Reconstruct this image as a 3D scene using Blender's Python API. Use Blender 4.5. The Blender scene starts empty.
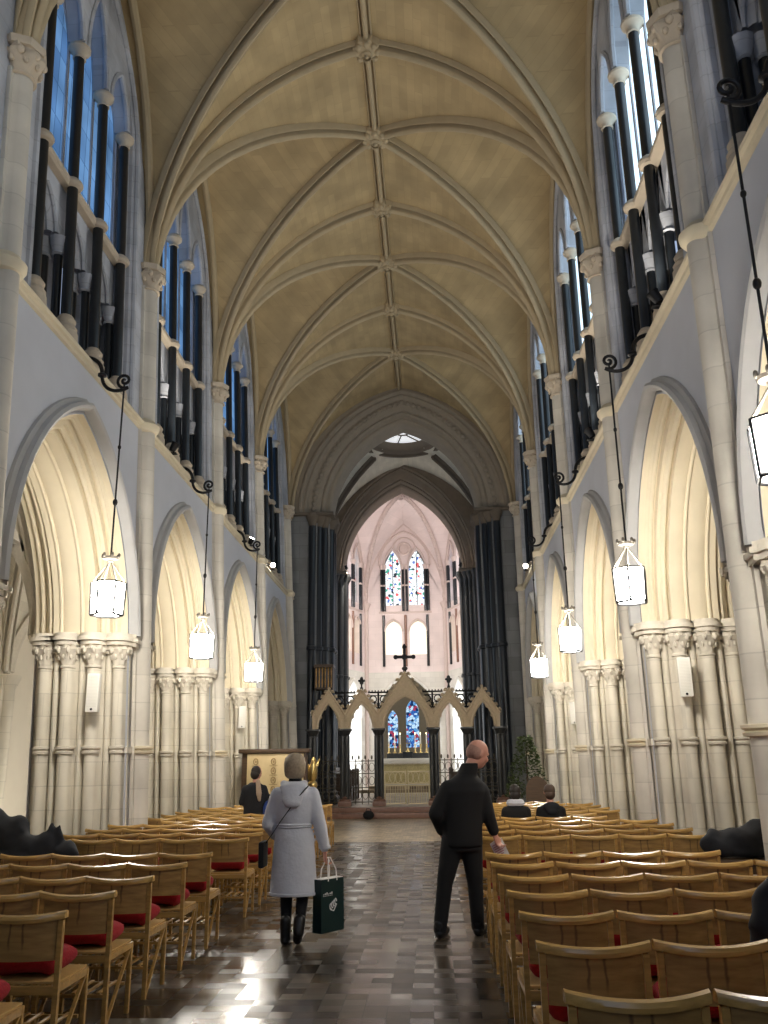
import bpy, bmesh, math, random
from mathutils import Vector, Matrix
random.seed(7)
C = bpy.context.scene.collection
SC = bpy.context.scene
PI = math.pi

# ------------------------------------------------------------------ camera
cam = bpy.data.cameras.new('camera')
cam.sensor_fit = 'VERTICAL'; cam.sensor_height = 36.0; cam.lens = 860.0 / 1024.0 * 36.0
cam.clip_start = 0.05; cam.clip_end = 300
co = bpy.data.objects.new('camera', cam); C.objects.link(co)
RW = ((0.9983568, -0.0284530, -0.0497397), (0.0557243, 0.2797361, 0.9584584), (-0.0133570, -0.9596552, 0.2808620))
co.matrix_world = Matrix(((RW[0][0], -RW[0][1], -RW[0][2], 0.82), (RW[1][0], -RW[1][1], -RW[1][2], 0.0),
                          (RW[2][0], -RW[2][1], -RW[2][2], 1.57), (0, 0, 0, 1)))
SC.camera = co
# ------------------------------------------------------------------ world, light, exposure
wd = bpy.data.worlds.new('world'); SC.world = wd; wd.use_nodes = True
wd.node_tree.nodes['Background'].inputs[0].default_value = (0.55, 0.7, 1.0, 1)
wd.node_tree.nodes['Background'].inputs[1].default_value = 0.6
SC.view_settings.view_transform = 'Standard'; SC.view_settings.look = 'None'
SC.view_settings.gamma = 1.0; SC.view_settings.use_curve_mapping = False
SC.view_settings.exposure = 0.3
GLASS_L = 0.95      # brightness of the daylight in the left clerestory glass
GLASS_R = 2.0      # and in the right clerestory glass
GLASS_W = 1.6      # west window behind the camera
AL_X = -.42
LAMP_E = 95.0      # lantern panes
UPLIGHT = 110.0     # floodlights on the sills
SPOT_E = 300.0
APSE_FILL_E = 430.0
AISLE_FILL_E = 60.0

# ------------------------------------------------------------------ materials
def nmat(name):
    m = bpy.data.materials.new(name); m.use_nodes = True
    nt = m.node_tree; b = nt.nodes['Principled BSDF']
    return m, nt, b
def mat(name, col, rough=0.6, metal=0.0, em=None, es=0.0, noise=0.0, nscale=8.0, spec=0.5, bump=0.0):
    m, nt, b = nmat(name)
    b.inputs['Base Color'].default_value = (*col, 1); b.inputs['Roughness'].default_value = rough
    b.inputs['Metallic'].default_value = metal; b.inputs['Specular IOR Level'].default_value = spec
    if em: b.inputs['Emission Color'].default_value = (*em, 1); b.inputs['Emission Strength'].default_value = es
    if noise:
        tc = nt.nodes.new('ShaderNodeTexCoord'); n = nt.nodes.new('ShaderNodeTexNoise')
        n.inputs['Scale'].default_value = nscale; n.inputs['Detail'].default_value = 4
        nt.links.new(tc.outputs['Object'], n.inputs['Vector'])
        mx = nt.nodes.new('ShaderNodeMix'); mx.data_type = 'RGBA'
        mx.inputs[6].default_value = (*[c * (1 - noise) for c in col], 1); mx.inputs[7].default_value = (*[min(1, c * (1 + noise)) for c in col], 1)
        nt.links.new(n.outputs['Fac'], mx.inputs[0]); nt.links.new(mx.outputs[2], b.inputs['Base Color'])
        if bump:
            bp = nt.nodes.new('ShaderNodeBump'); bp.inputs['Strength'].default_value = bump; bp.inputs['Distance'].default_value = 0.02
            nt.links.new(n.outputs['Fac'], bp.inputs['Height']); nt.links.new(bp.outputs[0], b.inputs['Normal'])
    return m
def stone(name, col, axes='yz', bw=0.75, bh=0.32, var=0.12, mortar=0.72, rough=0.85, warp=0.25, msize=0.008):
    """ashlar: courses from world position; axes picks the two plane coordinates"""
    m, nt, b = nmat(name); L = nt.links.new
    g = nt.nodes.new('ShaderNodeNewGeometry'); sp = nt.nodes.new('ShaderNodeSeparateXYZ'); L(g.outputs['Position'], sp.inputs[0])
    cb = nt.nodes.new('ShaderNodeCombineXYZ')
    if axes == 'sum':      # both horizontal axes, for piers and polygonal walls
        ad = nt.nodes.new('ShaderNodeMath'); ad.operation = 'ADD'; L(sp.outputs['X'], ad.inputs[0]); L(sp.outputs['Y'], ad.inputs[1])
        L(ad.outputs[0], cb.inputs[0]); L(sp.outputs['Z'], cb.inputs[1])
    elif axes == 'vault':
        ab = nt.nodes.new('ShaderNodeMath'); ab.operation = 'ABSOLUTE'; L(sp.outputs['X'], ab.inputs[0])
        ad = nt.nodes.new('ShaderNodeMath'); ad.operation = 'SUBTRACT'; L(ab.outputs[0], ad.inputs[0]); L(sp.outputs['Z'], ad.inputs[1])
        L(sp.outputs['Y'], cb.inputs[0]); L(ad.outputs[0], cb.inputs[1])
    else:
        d = dict(x='X', y='Y', z='Z')
        L(sp.outputs[d[axes[0]]], cb.inputs[0]); L(sp.outputs[d[axes[1]]], cb.inputs[1])
    br = nt.nodes.new('ShaderNodeTexBrick')
    br.inputs['Scale'].default_value = 1.0; br.inputs['Brick Width'].default_value = bw; br.inputs['Row Height'].default_value = bh
    br.inputs['Mortar Size'].default_value = msize; br.inputs['Mortar Smooth'].default_value = 0.3
    br.inputs['Color1'].default_value = (*[c * (1 - var) for c in col], 1)
    br.inputs['Color2'].default_value = (*[min(1, c * (1 + var)) for c in col], 1)
    br.inputs['Mortar'].default_value = (*[c * mortar for c in col], 1)
    L(cb.outputs[0], br.inputs['Vector'])
    n = nt.nodes.new('ShaderNodeTexNoise'); n.inputs['Scale'].default_value = 1.3; n.inputs['Detail'].default_value = 6
    L(g.outputs['Position'], n.inputs['Vector'])
    mr = nt.nodes.new('ShaderNodeMapRange'); mr.inputs[3].default_value = 1 - warp; mr.inputs[4].default_value = 1 + warp
    mr.inputs[1].default_value = 0.25; mr.inputs[2].default_value = 0.75
    L(n.outputs['Fac'], mr.inputs[0])
    mx = nt.nodes.new('ShaderNodeMix'); mx.data_type = 'RGBA'; mx.blend_type = 'MULTIPLY'; mx.inputs[0].default_value = 1
    L(br.outputs['Color'], mx.inputs[6]); L(mr.outputs[0], mx.inputs[7]); L(mx.outputs[2], b.inputs['Base Color'])
    b.inputs['Roughness'].default_value = rough; b.inputs['Specular IOR Level'].default_value = 0.25
    return m
def wood(name, col, rough=0.35, axis=(1, 14, 14), var=0.3):
    m, nt, b = nmat(name); L = nt.links.new
    tc = nt.nodes.new('ShaderNodeTexCoord'); mp = nt.nodes.new('ShaderNodeMapping'); mp.inputs['Scale'].default_value = axis
    L(tc.outputs['Object'], mp.inputs[0])
    oi = nt.nodes.new('ShaderNodeObjectInfo')
    n = nt.nodes.new('ShaderNodeTexNoise'); n.noise_dimensions = '4D'; n.inputs['Scale'].default_value = 3; n.inputs['Detail'].default_value = 5
    ml = nt.nodes.new('ShaderNodeMath'); ml.operation = 'MULTIPLY'; ml.inputs[1].default_value = 40
    L(oi.outputs['Random'], ml.inputs[0]); L(ml.outputs[0], n.inputs['W']); L(mp.outputs[0], n.inputs['Vector'])
    r = nt.nodes.new('ShaderNodeValToRGB'); r.color_ramp.elements[0].position = 0.3; r.color_ramp.elements[1].position = 0.72
    r.color_ramp.elements[0].color = (*[c * (1 - var) for c in col], 1); r.color_ramp.elements[1].color = (*[min(1, c * (1 + var)) for c in col], 1)
    L(n.outputs['Fac'], r.inputs[0]); L(r.outputs[0], b.inputs['Base Color']); b.inputs['Roughness'].default_value = rough
    return m
def glow(name, col, s):
    m = bpy.data.materials.new(name); m.use_nodes = True; nt = m.node_tree; nt.nodes.clear()
    e = nt.nodes.new('ShaderNodeEmission'); e.inputs[0].default_value = (*col, 1); e.inputs[1].default_value = s
    o = nt.nodes.new('ShaderNodeOutputMaterial'); nt.links.new(e.outputs[0], o.inputs[0]); return m
def daylit_glass(name, c1, c2, s, scale=1.6, lead=0.5):
    """leaded panes, daylight behind: blocks of lighter and darker glass"""
    m = bpy.data.materials.new(name); m.use_nodes = True; nt = m.node_tree; nt.nodes.clear(); L = nt.links.new
    g = nt.nodes.new('ShaderNodeNewGeometry'); sp = nt.nodes.new('ShaderNodeSeparateXYZ'); L(g.outputs['Position'], sp.inputs[0])
    ad = nt.nodes.new('ShaderNodeMath'); L(sp.outputs['X'], ad.inputs[0]); L(sp.outputs['Y'], ad.inputs[1])
    cb = nt.nodes.new('ShaderNodeCombineXYZ'); L(ad.outputs[0], cb.inputs[0]); L(sp.outputs['Z'], cb.inputs[1])
    br = nt.nodes.new('ShaderNodeTexBrick'); br.offset = 0.0
    br.inputs['Scale'].default_value = scale; br.inputs['Brick Width'].default_value = 0.35; br.inputs['Row Height'].default_value = 0.9
    br.inputs['Mortar Size'].default_value = 0.012; br.inputs['Color1'].default_value = (*c1, 1); br.inputs['Color2'].default_value = (*c2, 1)
    br.inputs['Mortar'].default_value = (*[x * lead for x in c1], 1); L(cb.outputs[0], br.inputs['Vector'])
    n = nt.nodes.new('ShaderNodeTexNoise'); n.inputs['Scale'].default_value = 0.9; L(cb.outputs[0], n.inputs['Vector'])
    mr = nt.nodes.new('ShaderNodeMapRange'); mr.inputs[1].default_value = .3; mr.inputs[2].default_value = .7; mr.inputs[3].default_value = .55; mr.inputs[4].default_value = 1.3
    L(n.outputs['Fac'], mr.inputs[0])
    ml = nt.nodes.new('ShaderNodeMath'); ml.operation = 'MULTIPLY'; ml.inputs[1].default_value = s; L(mr.outputs[0], ml.inputs[0])
    e = nt.nodes.new('ShaderNodeEmission'); L(br.outputs['Color'], e.inputs[0]); L(ml.outputs[0], e.inputs[1])
    o = nt.nodes.new('ShaderNodeOutputMaterial'); L(e.outputs[0], o.inputs[0]); return m
def stained_glass(name, cols, s, scale=5.0, base=(0.9, 0.95, 1.0), amount=0.5):
    """figured glass: coloured cells set in clear glass"""
    m = bpy.data.materials.new(name); m.use_nodes = True; nt = m.node_tree; nt.nodes.clear(); L = nt.links.new
    g = nt.nodes.new('ShaderNodeNewGeometry')
    v = nt.nodes.new('ShaderNodeTexVoronoi'); v.inputs['Scale'].default_value = scale; L(g.outputs['Position'], v.inputs['Vector'])
    wn = nt.nodes.new('ShaderNodeTexWhiteNoise'); L(v.outputs['Color'], wn.inputs['Vector'])
    r = nt.nodes.new('ShaderNodeValToRGB'); r.color_ramp.interpolation = 'CONSTANT'
    r.color_ramp.elements[0].color = (*base, 1); r.color_ramp.elements[0].position = 0
    r.color_ramp.elements[1].position = 1 - amount; r.color_ramp.elements[1].color = (*cols[0], 1)
    for i, c in enumerate(cols[1:]):
        e = r.color_ramp.elements.new(1 - amount + amount * (i + 1) / len(cols)); e.color = (*c, 1)
    L(wn.outputs['Value'], r.inputs[0])
    v2 = nt.nodes.new('ShaderNodeTexVoronoi'); v2.feature = 'DISTANCE_TO_EDGE'; v2.inputs['Scale'].default_value = scale; L(g.outputs['Position'], v2.inputs['Vector'])
    gt = nt.nodes.new('ShaderNodeMath'); gt.operation = 'GREATER_THAN'; gt.inputs[1].default_value = 0.035; L(v2.outputs['Distance'], gt.inputs[0])
    mr = nt.nodes.new('ShaderNodeMapRange'); mr.inputs[3].default_value = s * .25; mr.inputs[4].default_value = s; L(gt.outputs[0], mr.inputs[0])
    e = nt.nodes.new('ShaderNodeEmission'); L(r.outputs[0], e.inputs[0]); L(mr.outputs[0], e.inputs[1])
    o = nt.nodes.new('ShaderNodeOutputMaterial'); L(e.outputs[0], o.inputs[0]); return m

NAVE = (0.60, 0.575, 0.52)
M = dict(
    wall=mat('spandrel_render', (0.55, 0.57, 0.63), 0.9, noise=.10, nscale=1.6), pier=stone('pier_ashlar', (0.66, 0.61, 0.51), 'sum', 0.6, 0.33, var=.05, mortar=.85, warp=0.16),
    soffit=mat('soffit_stone', (0.70, 0.62, 0.46), 0.85, noise=.10, nscale=3), carved=mat('carved_stone', (0.62, 0.57, 0.48), 0.9, noise=.15, nscale=20),
    shaftstone=stone('shaft_stone', (0.60, 0.56, 0.49), 'xz', 9.0, 0.42, var=0.06, mortar=.84, warp=0.2),
    hoodshaded=mat('hood_stone_shaded', (0.44, 0.435, 0.43), 0.9, noise=.12, nscale=4), string=mat('string_stone', (0.68, 0.60, 0.44), 0.85, noise=.1, nscale=6),  # hood stone greyed: the look of its unlit face is in the colour
    web=stone('vault_web', (0.44, 0.335, 0.185), 'vault', 0.6, 0.22, var=0.07, mortar=0.9, warp=0.2, msize=0.006),
    rib=mat('rib_stone', (0.46, 0.37, 0.235), 0.85, noise=.12, nscale=5),
    marble=mat('dark_marble', (0.013, 0.016, 0.020), 0.28, noise=.4, nscale=9), brackish=mat('dark_void', (0.03, 0.035, 0.04), 0.9),
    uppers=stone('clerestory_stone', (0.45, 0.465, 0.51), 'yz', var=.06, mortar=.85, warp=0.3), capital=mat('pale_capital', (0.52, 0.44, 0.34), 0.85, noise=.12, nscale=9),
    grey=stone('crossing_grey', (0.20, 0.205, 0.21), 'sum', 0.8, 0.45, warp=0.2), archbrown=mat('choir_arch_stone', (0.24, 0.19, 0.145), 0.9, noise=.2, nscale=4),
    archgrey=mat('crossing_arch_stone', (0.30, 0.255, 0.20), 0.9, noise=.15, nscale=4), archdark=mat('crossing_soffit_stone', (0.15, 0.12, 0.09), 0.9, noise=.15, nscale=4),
    cream=stone('cream_web', (0.62, 0.58, 0.48), 'vault', 0.6, 0.25, var=.06, mortar=.9, warp=.1),
    pink=stone('apse_stone', (0.74, 0.645, 0.62), 'sum', 0.7, 0.35, var=.04, mortar=.92, warp=.08), pinkrib=mat('apse_rib_stone', (0.60, 0.50, 0.46), 0.9, noise=.08, nscale=5),
    white=stone('choir_wall_stone', (0.68, 0.66, 0.60), 'sum', 0.5, 0.25, var=.05, mortar=.88, warp=.08),
    plaster=mat('aisle_plaster', (0.72, 0.66, 0.55), 0.9, noise=.06, nscale=2),
    iron=mat('black_iron', (0.02, 0.02, 0.022), 0.45, 0.6), brass=mat('brass', (0.72, 0.52, 0.20), 0.28, 0.9), palebrass=mat('pale_brass', (0.62, 0.53, 0.34), 0.45, 0.4),
    oak=wood('oak', (0.43, 0.245, 0.07), 0.33), oakedge=wood('oak_rail', (0.50, 0.30, 0.09), 0.22), darkoak=wood('dark_oak', (0.075, 0.042, 0.02), 0.5),
    red=mat('red_wool', (0.30, 0.006, 0.013), 0.95, noise=.35, nscale=60, bump=.3),
    screen=mat('screen_stone', (0.60, 0.48, 0.33), 0.85, noise=.18, nscale=14), screenmarble=mat('screen_marble', (0.035, 0.036, 0.036), 0.3, noise=.4, nscale=9),
    redmarble=mat('red_marble', (0.21, 0.11, 0.075), 0.35, noise=.3, nscale=12), speaker=mat('speaker_white', (0.74, 0.72, 0.66), 0.5),
    black=mat('black_cloth', (0.006, 0.006, 0.007), 0.9), navy=mat('dark_coat_cloth', (0.008, 0.009, 0.013), 0.85, noise=.5, nscale=20),
    skin=mat('skin', (0.55, 0.27, 0.20), 0.55, noise=.08, nscale=14), coat=mat('pale_coat_cloth', (0.60, 0.61, 0.67), 0.9, noise=.10, nscale=7, bump=.9),
    blonde=mat('blonde_hair', (0.33, 0.26, 0.18), 0.6, noise=.5, nscale=45), darkhair=mat('dark_hair', (0.02, 0.014, 0.01), 0.6, noise=.4, nscale=40),
    greyhair=mat('short_grey_hair', (0.33, 0.18, 0.14), 0.7, noise=.4, nscale=60), boot=mat('boot_leather', (0.008, 0.008, 0.008), 0.4),
    green=mat('bag_green', (0.004, 0.022, 0.022), 0.35), paper=mat('white_paper', (0.82, 0.80, 0.78), 0.7), blue=mat('blue_cloth', (0.02, 0.055, 0.25), 0.85, noise=.2, nscale=18),
    scarf=mat('beige_scarf', (0.40, 0.30, 0.22), 0.95, noise=.2, nscale=40), leaf=mat('leaf_green', (0.05, 0.075, 0.02), 0.6, noise=.4, nscale=9),
    pot=mat('dark_pot', (0.02, 0.02, 0.022), 0.5), bark=mat('bark', (0.09, 0.06, 0.04), 0.9, noise=.3, nscale=20), rush=mat('rush_weave', (0.46, 0.28, 0.09), 0.7, noise=.2, nscale=50),
    lampglass=glow('lantern_glass', (1.0, 0.94, 0.84), LAMP_E), lampiron=mat('lantern_metal', (0.20, 0.18, 0.15), 0.5, 0.3), bulb=glow('flood_lens', (1.0, 0.93, 0.8), 40.0),
    altarcloth=mat('altar_cloth', (0.80, 0.76, 0.66), 0.85, noise=.05, nscale=10), frontal=mat('gold_frontal', (0.50, 0.42, 0.20), 0.6, 0.2, noise=.5, nscale=22), candle=mat('candle_wax', (0.85, 0.80, 0.68), 0.5),
    flame=glow('candle_flame', (1.0, 0.75, 0.35), 14.0),
)
M['glassL'] = daylit_glass('left_clerestory_glass', (0.07, 0.16, 0.34), (0.13, 0.27, 0.50), GLASS_L)
M['glassR'] = daylit_glass('right_clerestory_glass', (0.50, 0.70, 0.86), (0.66, 0.82, 0.95), GLASS_R, lead=.8)
M['glassW'] = daylit_glass('west_window_glass', (0.50, 0.66, 0.95), (0.62, 0.76, 1.0), GLASS_W)
M['glassE'] = stained_glass('apse_stained_glass', [(0.75, 0.12, 0.12), (0.08, 0.35, 0.25), (0.1, 0.18, 0.5), (0.03, 0.04, 0.05)], 1.25, 8, amount=.24)
M['glassLady'] = stained_glass('lady_stained_glass', [(0.03, 0.12, 0.42), (0.1, 0.32, 0.65), (0.01, 0.03, 0.1), (0.2, 0.42, 0.75), (0.35, 0.05, 0.1)], 0.95, 7.0, base=(.5, .72, .95), amount=.62)
M['glassClear'] = daylit_glass('clear_leaded_glass', (0.95, 0.97, 1.0), (0.9, 0.94, 1.0), 5.0, lead=.7)
M['glassWarm'] = glow('warm_lit_window', (1.0, 0.92, 0.72), 1.3)
M['glassAisle'] = daylit_glass('aisle_glass', (0.16, 0.16, 0.17), (0.22, 0.22, 0.23), 0.8)
M['glassTrans'] = daylit_glass('transept_glass', (0.6, 0.7, 0.85), (0.7, 0.8, 0.9), 3.0)

def floor_mat():
    m, nt, b = nmat('floor_tiles'); L = nt.links.new
    g = nt.nodes.new('ShaderNodeNewGeometry')
    mp = nt.nodes.new('ShaderNodeMapping'); L(g.outputs['Position'], mp.inputs[0])
    br = nt.nodes.new('ShaderNodeTexBrick'); br.offset = 0.0
    br.inputs['Scale'].default_value = 1.0; br.inputs['Brick Width'].default_value = 0.155; br.inputs['Row Height'].default_value = 0.155
    br.inputs['Mortar Size'].default_value = 0.004; br.inputs['Bias'].default_value = -0.15
    br.inputs['Color1'].default_value = (0.06, 0.047, 0.036, 1); br.inputs['Color2'].default_value = (0.145, 0.115, 0.085, 1)
    br.inputs['Mortar'].default_value = (0.03, 0.027, 0.024, 1); L(mp.outputs[0], br.inputs['Vector'])
    # encaustic panels: each large square of the floor has its own pattern density
    ck = nt.nodes.new('ShaderNodeTexVoronoi'); ck.inputs['Scale'].default_value = 9.0; L(g.outputs['Position'], ck.inputs['Vector'])
    n = nt.nodes.new('ShaderNodeTexNoise'); n.inputs['Scale'].default_value = 1.1; n.inputs['Detail'].default_value = 5; L(g.outputs['Position'], n.inputs['Vector'])
    mr = nt.nodes.new('ShaderNodeMapRange'); mr.inputs[1].default_value = .3; mr.inputs[2].default_value = .7; mr.inputs[3].default_value = .55; mr.inputs[4].default_value = 1.5; L(n.outputs['Fac'], mr.inputs[0])
    mx = nt.nodes.new('ShaderNodeMix'); mx.data_type = 'RGBA'; mx.blend_type = 'MULTIPLY'; mx.inputs[0].default_value = 1
    pn = nt.nodes.new('ShaderNodeTexBrick'); pn.offset = .5; pn.inputs['Scale'].default_value = 1; pn.inputs['Brick Width'].default_value = 1.24; pn.inputs['Row Height'].default_value = .62; pn.inputs['Mortar Size'].default_value = .0
    pn.inputs['Color1'].default_value = (.65, .65, .65, 1); pn.inputs['Color2'].default_value = (1.35, 1.3, 1.22, 1); L(g.outputs['Position'], pn.inputs['Vector'])
    mp2 = nt.nodes.new('ShaderNodeMix'); mp2.data_type = 'RGBA'; mp2.blend_type = 'MULTIPLY'; mp2.inputs[0].default_value = 1; L(br.outputs['Color'], mp2.inputs[6]); L(pn.outputs['Color'], mp2.inputs[7])
    L(mp2.outputs[2], mx.inputs[6]); L(mr.outputs[0], mx.inputs[7])
    m2 = nt.nodes.new('ShaderNodeMix'); m2.data_type = 'RGBA'; m2.blend_type = 'MULTIPLY'; m2.inputs[0].default_value = .5
    L(mx.outputs[2], m2.inputs[6]); L(ck.outputs['Distance'], m2.inputs[7]); L(m2.outputs[2], b.inputs['Base Color'])
    n2 = nt.nodes.new('ShaderNodeTexNoise'); n2.inputs['Scale'].default_value = 5; n2.inputs['Detail'].default_value = 3; L(g.outputs['Position'], n2.inputs['Vector'])
    r2 = nt.nodes.new('ShaderNodeMapRange'); r2.inputs[1].default_value = .3; r2.inputs[2].default_value = .7; r2.inputs[1].default_value = 0; r2.inputs[2].default_value = 1; r2.inputs[3].default_value = .15; r2.inputs[4].default_value = .40
    L(r2.outputs[0], b.inputs['Roughness']); b.inputs['Specular IOR Level'].default_value = 0.7
    bp = nt.nodes.new('ShaderNodeBump'); bp.inputs['Strength'].default_value = .35; bp.inputs['Distance'].default_value = .003
    wv = nt.nodes.new('ShaderNodeTexWhiteNoise'); sn = nt.nodes.new('ShaderNodeVectorMath'); sn.operation = 'SNAP'; sn.inputs[1].default_value = (.155, .155, .155)
    of = nt.nodes.new('ShaderNodeVectorMath'); of.inputs[1].default_value = (0, 0, .4); L(g.outputs['Position'], of.inputs[0]); L(of.outputs[0], sn.inputs[0]); L(sn.outputs[0], wv.inputs['Vector']); L(wv.outputs['Value'], r2.inputs[0])
    tl = nt.nodes.new('ShaderNodeVectorMath'); tl.operation = 'SUBTRACT'; L(g.outputs['Position'], tl.inputs[0]); L(sn.outputs[0], tl.inputs[1])
    wc = nt.nodes.new('ShaderNodeVectorMath'); wc.operation = 'SUBTRACT'; wc.inputs[1].default_value = (.5, .5, .5); L(wv.outputs['Color'], wc.inputs[0])
    td = nt.nodes.new('ShaderNodeVectorMath'); td.operation = 'DOT_PRODUCT'; L(tl.outputs[0], td.inputs[0]); L(wc.outputs[0], td.inputs[1])
    tm = nt.nodes.new('ShaderNodeMath'); tm.operation = 'MULTIPLY'; tm.inputs[1].default_value = 4.0; L(td.outputs['Value'], tm.inputs[0])
    ad = nt.nodes.new('ShaderNodeMath'); L(tm.outputs[0], ad.inputs[0]); L(br.outputs['Fac'], ad.inputs[1]); L(ad.outputs[0], bp.inputs['Height']); L(bp.outputs[0], b.inputs['Normal'])
    return m
M['floor'] = floor_mat()
M['eastfloor_lit'] = stone('east_floor_tiles_lit', (0.36, 0.29, 0.20), 'xy', .155, .155, var=.45, mortar=.5, warp=.25, rough=.3)  # lighter tiles: brightness of reflected light put into the base colour
M['choirfloor'] = stone('choir_floor_tiles', (0.34, 0.27, 0.18), 'xy', .3, .3, var=.35, warp=.2, rough=.4)
def chairback_mat():
    m, nt, b = nmat('oak_back_panel'); L = nt.links.new
    tc = nt.nodes.new('ShaderNodeTexCoord'); sp = nt.nodes.new('ShaderNodeSeparateXYZ'); L(tc.outputs['Object'], sp.inputs[0])
    oi = nt.nodes.new('ShaderNodeObjectInfo'); ml = nt.nodes.new('ShaderNodeMath'); ml.operation = 'MULTIPLY'; ml.inputs[1].default_value = 30; L(oi.outputs['Random'], ml.inputs[0])
    mp = nt.nodes.new('ShaderNodeMapping'); mp.inputs['Scale'].default_value = (1.2, 12, 16); L(tc.outputs['Object'], mp.inputs[0])
    n = nt.nodes.new('ShaderNodeTexNoise'); n.noise_dimensions = '4D'; n.inputs['Scale'].default_value = 2.5; n.inputs['Detail'].default_value = 5; L(mp.outputs[0], n.inputs['Vector']); L(ml.outputs[0], n.inputs['W'])
    r = nt.nodes.new('ShaderNodeValToRGB'); r.color_ramp.elements[0].position = .3; r.color_ramp.elements[1].position = .72
    r.color_ramp.elements[0].color = (.22, .118, .034, 1); r.color_ramp.elements[1].color = (.42, .245, .075, 1); L(n.outputs['Fac'], r.inputs[0])
    # two dark knot figures near the middle of the veneer
    ab = nt.nodes.new('ShaderNodeMath'); ab.operation = 'ABSOLUTE'; L(sp.outputs['X'], ab.inputs[0])
    nz = nt.nodes.new('ShaderNodeTexNoise'); nz.noise_dimensions = '4D'; nz.inputs['Scale'].default_value = 16; L(tc.outputs['Object'], nz.inputs['Vector']); L(ml.outputs[0], nz.inputs['W'])
    a2 = nt.nodes.new('ShaderNodeMath'); a2.operation = 'MULTIPLY_ADD'; a2.inputs[1].default_value = .03; L(nz.outputs['Fac'], a2.inputs[0]); L(ab.outputs[0], a2.inputs[2])
    s1 = nt.nodes.new('ShaderNodeMath'); s1.operation = 'SUBTRACT'; s1.inputs[1].default_value = .052; L(a2.outputs[0], s1.inputs[0])
    a3 = nt.nodes.new('ShaderNodeMath'); a3.operation = 'ABSOLUTE'; L(s1.outputs[0], a3.inputs[0])
    mr = nt.nodes.new('ShaderNodeMapRange'); mr.inputs[1].default_value = .002; mr.inputs[2].default_value = .010; mr.inputs[3].default_value = .75; mr.inputs[4].default_value = 0; L(a3.outputs[0], mr.inputs[0])
    zr = nt.nodes.new('ShaderNodeMapRange'); zr.inputs[1].default_value = .60; zr.inputs[2].default_value = .66; L(sp.outputs['Z'], zr.inputs[0])
    mm = nt.nodes.new('ShaderNodeMath'); mm.operation = 'MULTIPLY'; L(mr.outputs[0], mm.inputs[0]); L(zr.outputs[0], mm.inputs[1])
    mx = nt.nodes.new('ShaderNodeMix'); mx.data_type = 'RGBA'; L(mm.outputs[0], mx.inputs[0]); L(r.outputs[0], mx.inputs[6]); mx.inputs[7].default_value = (.07, .035, .012, 1)
    L(mx.outputs[2], b.inputs['Base Color']); b.inputs['Roughness'].default_value = .4
    return m
M['oakback'] = chairback_mat()

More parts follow.
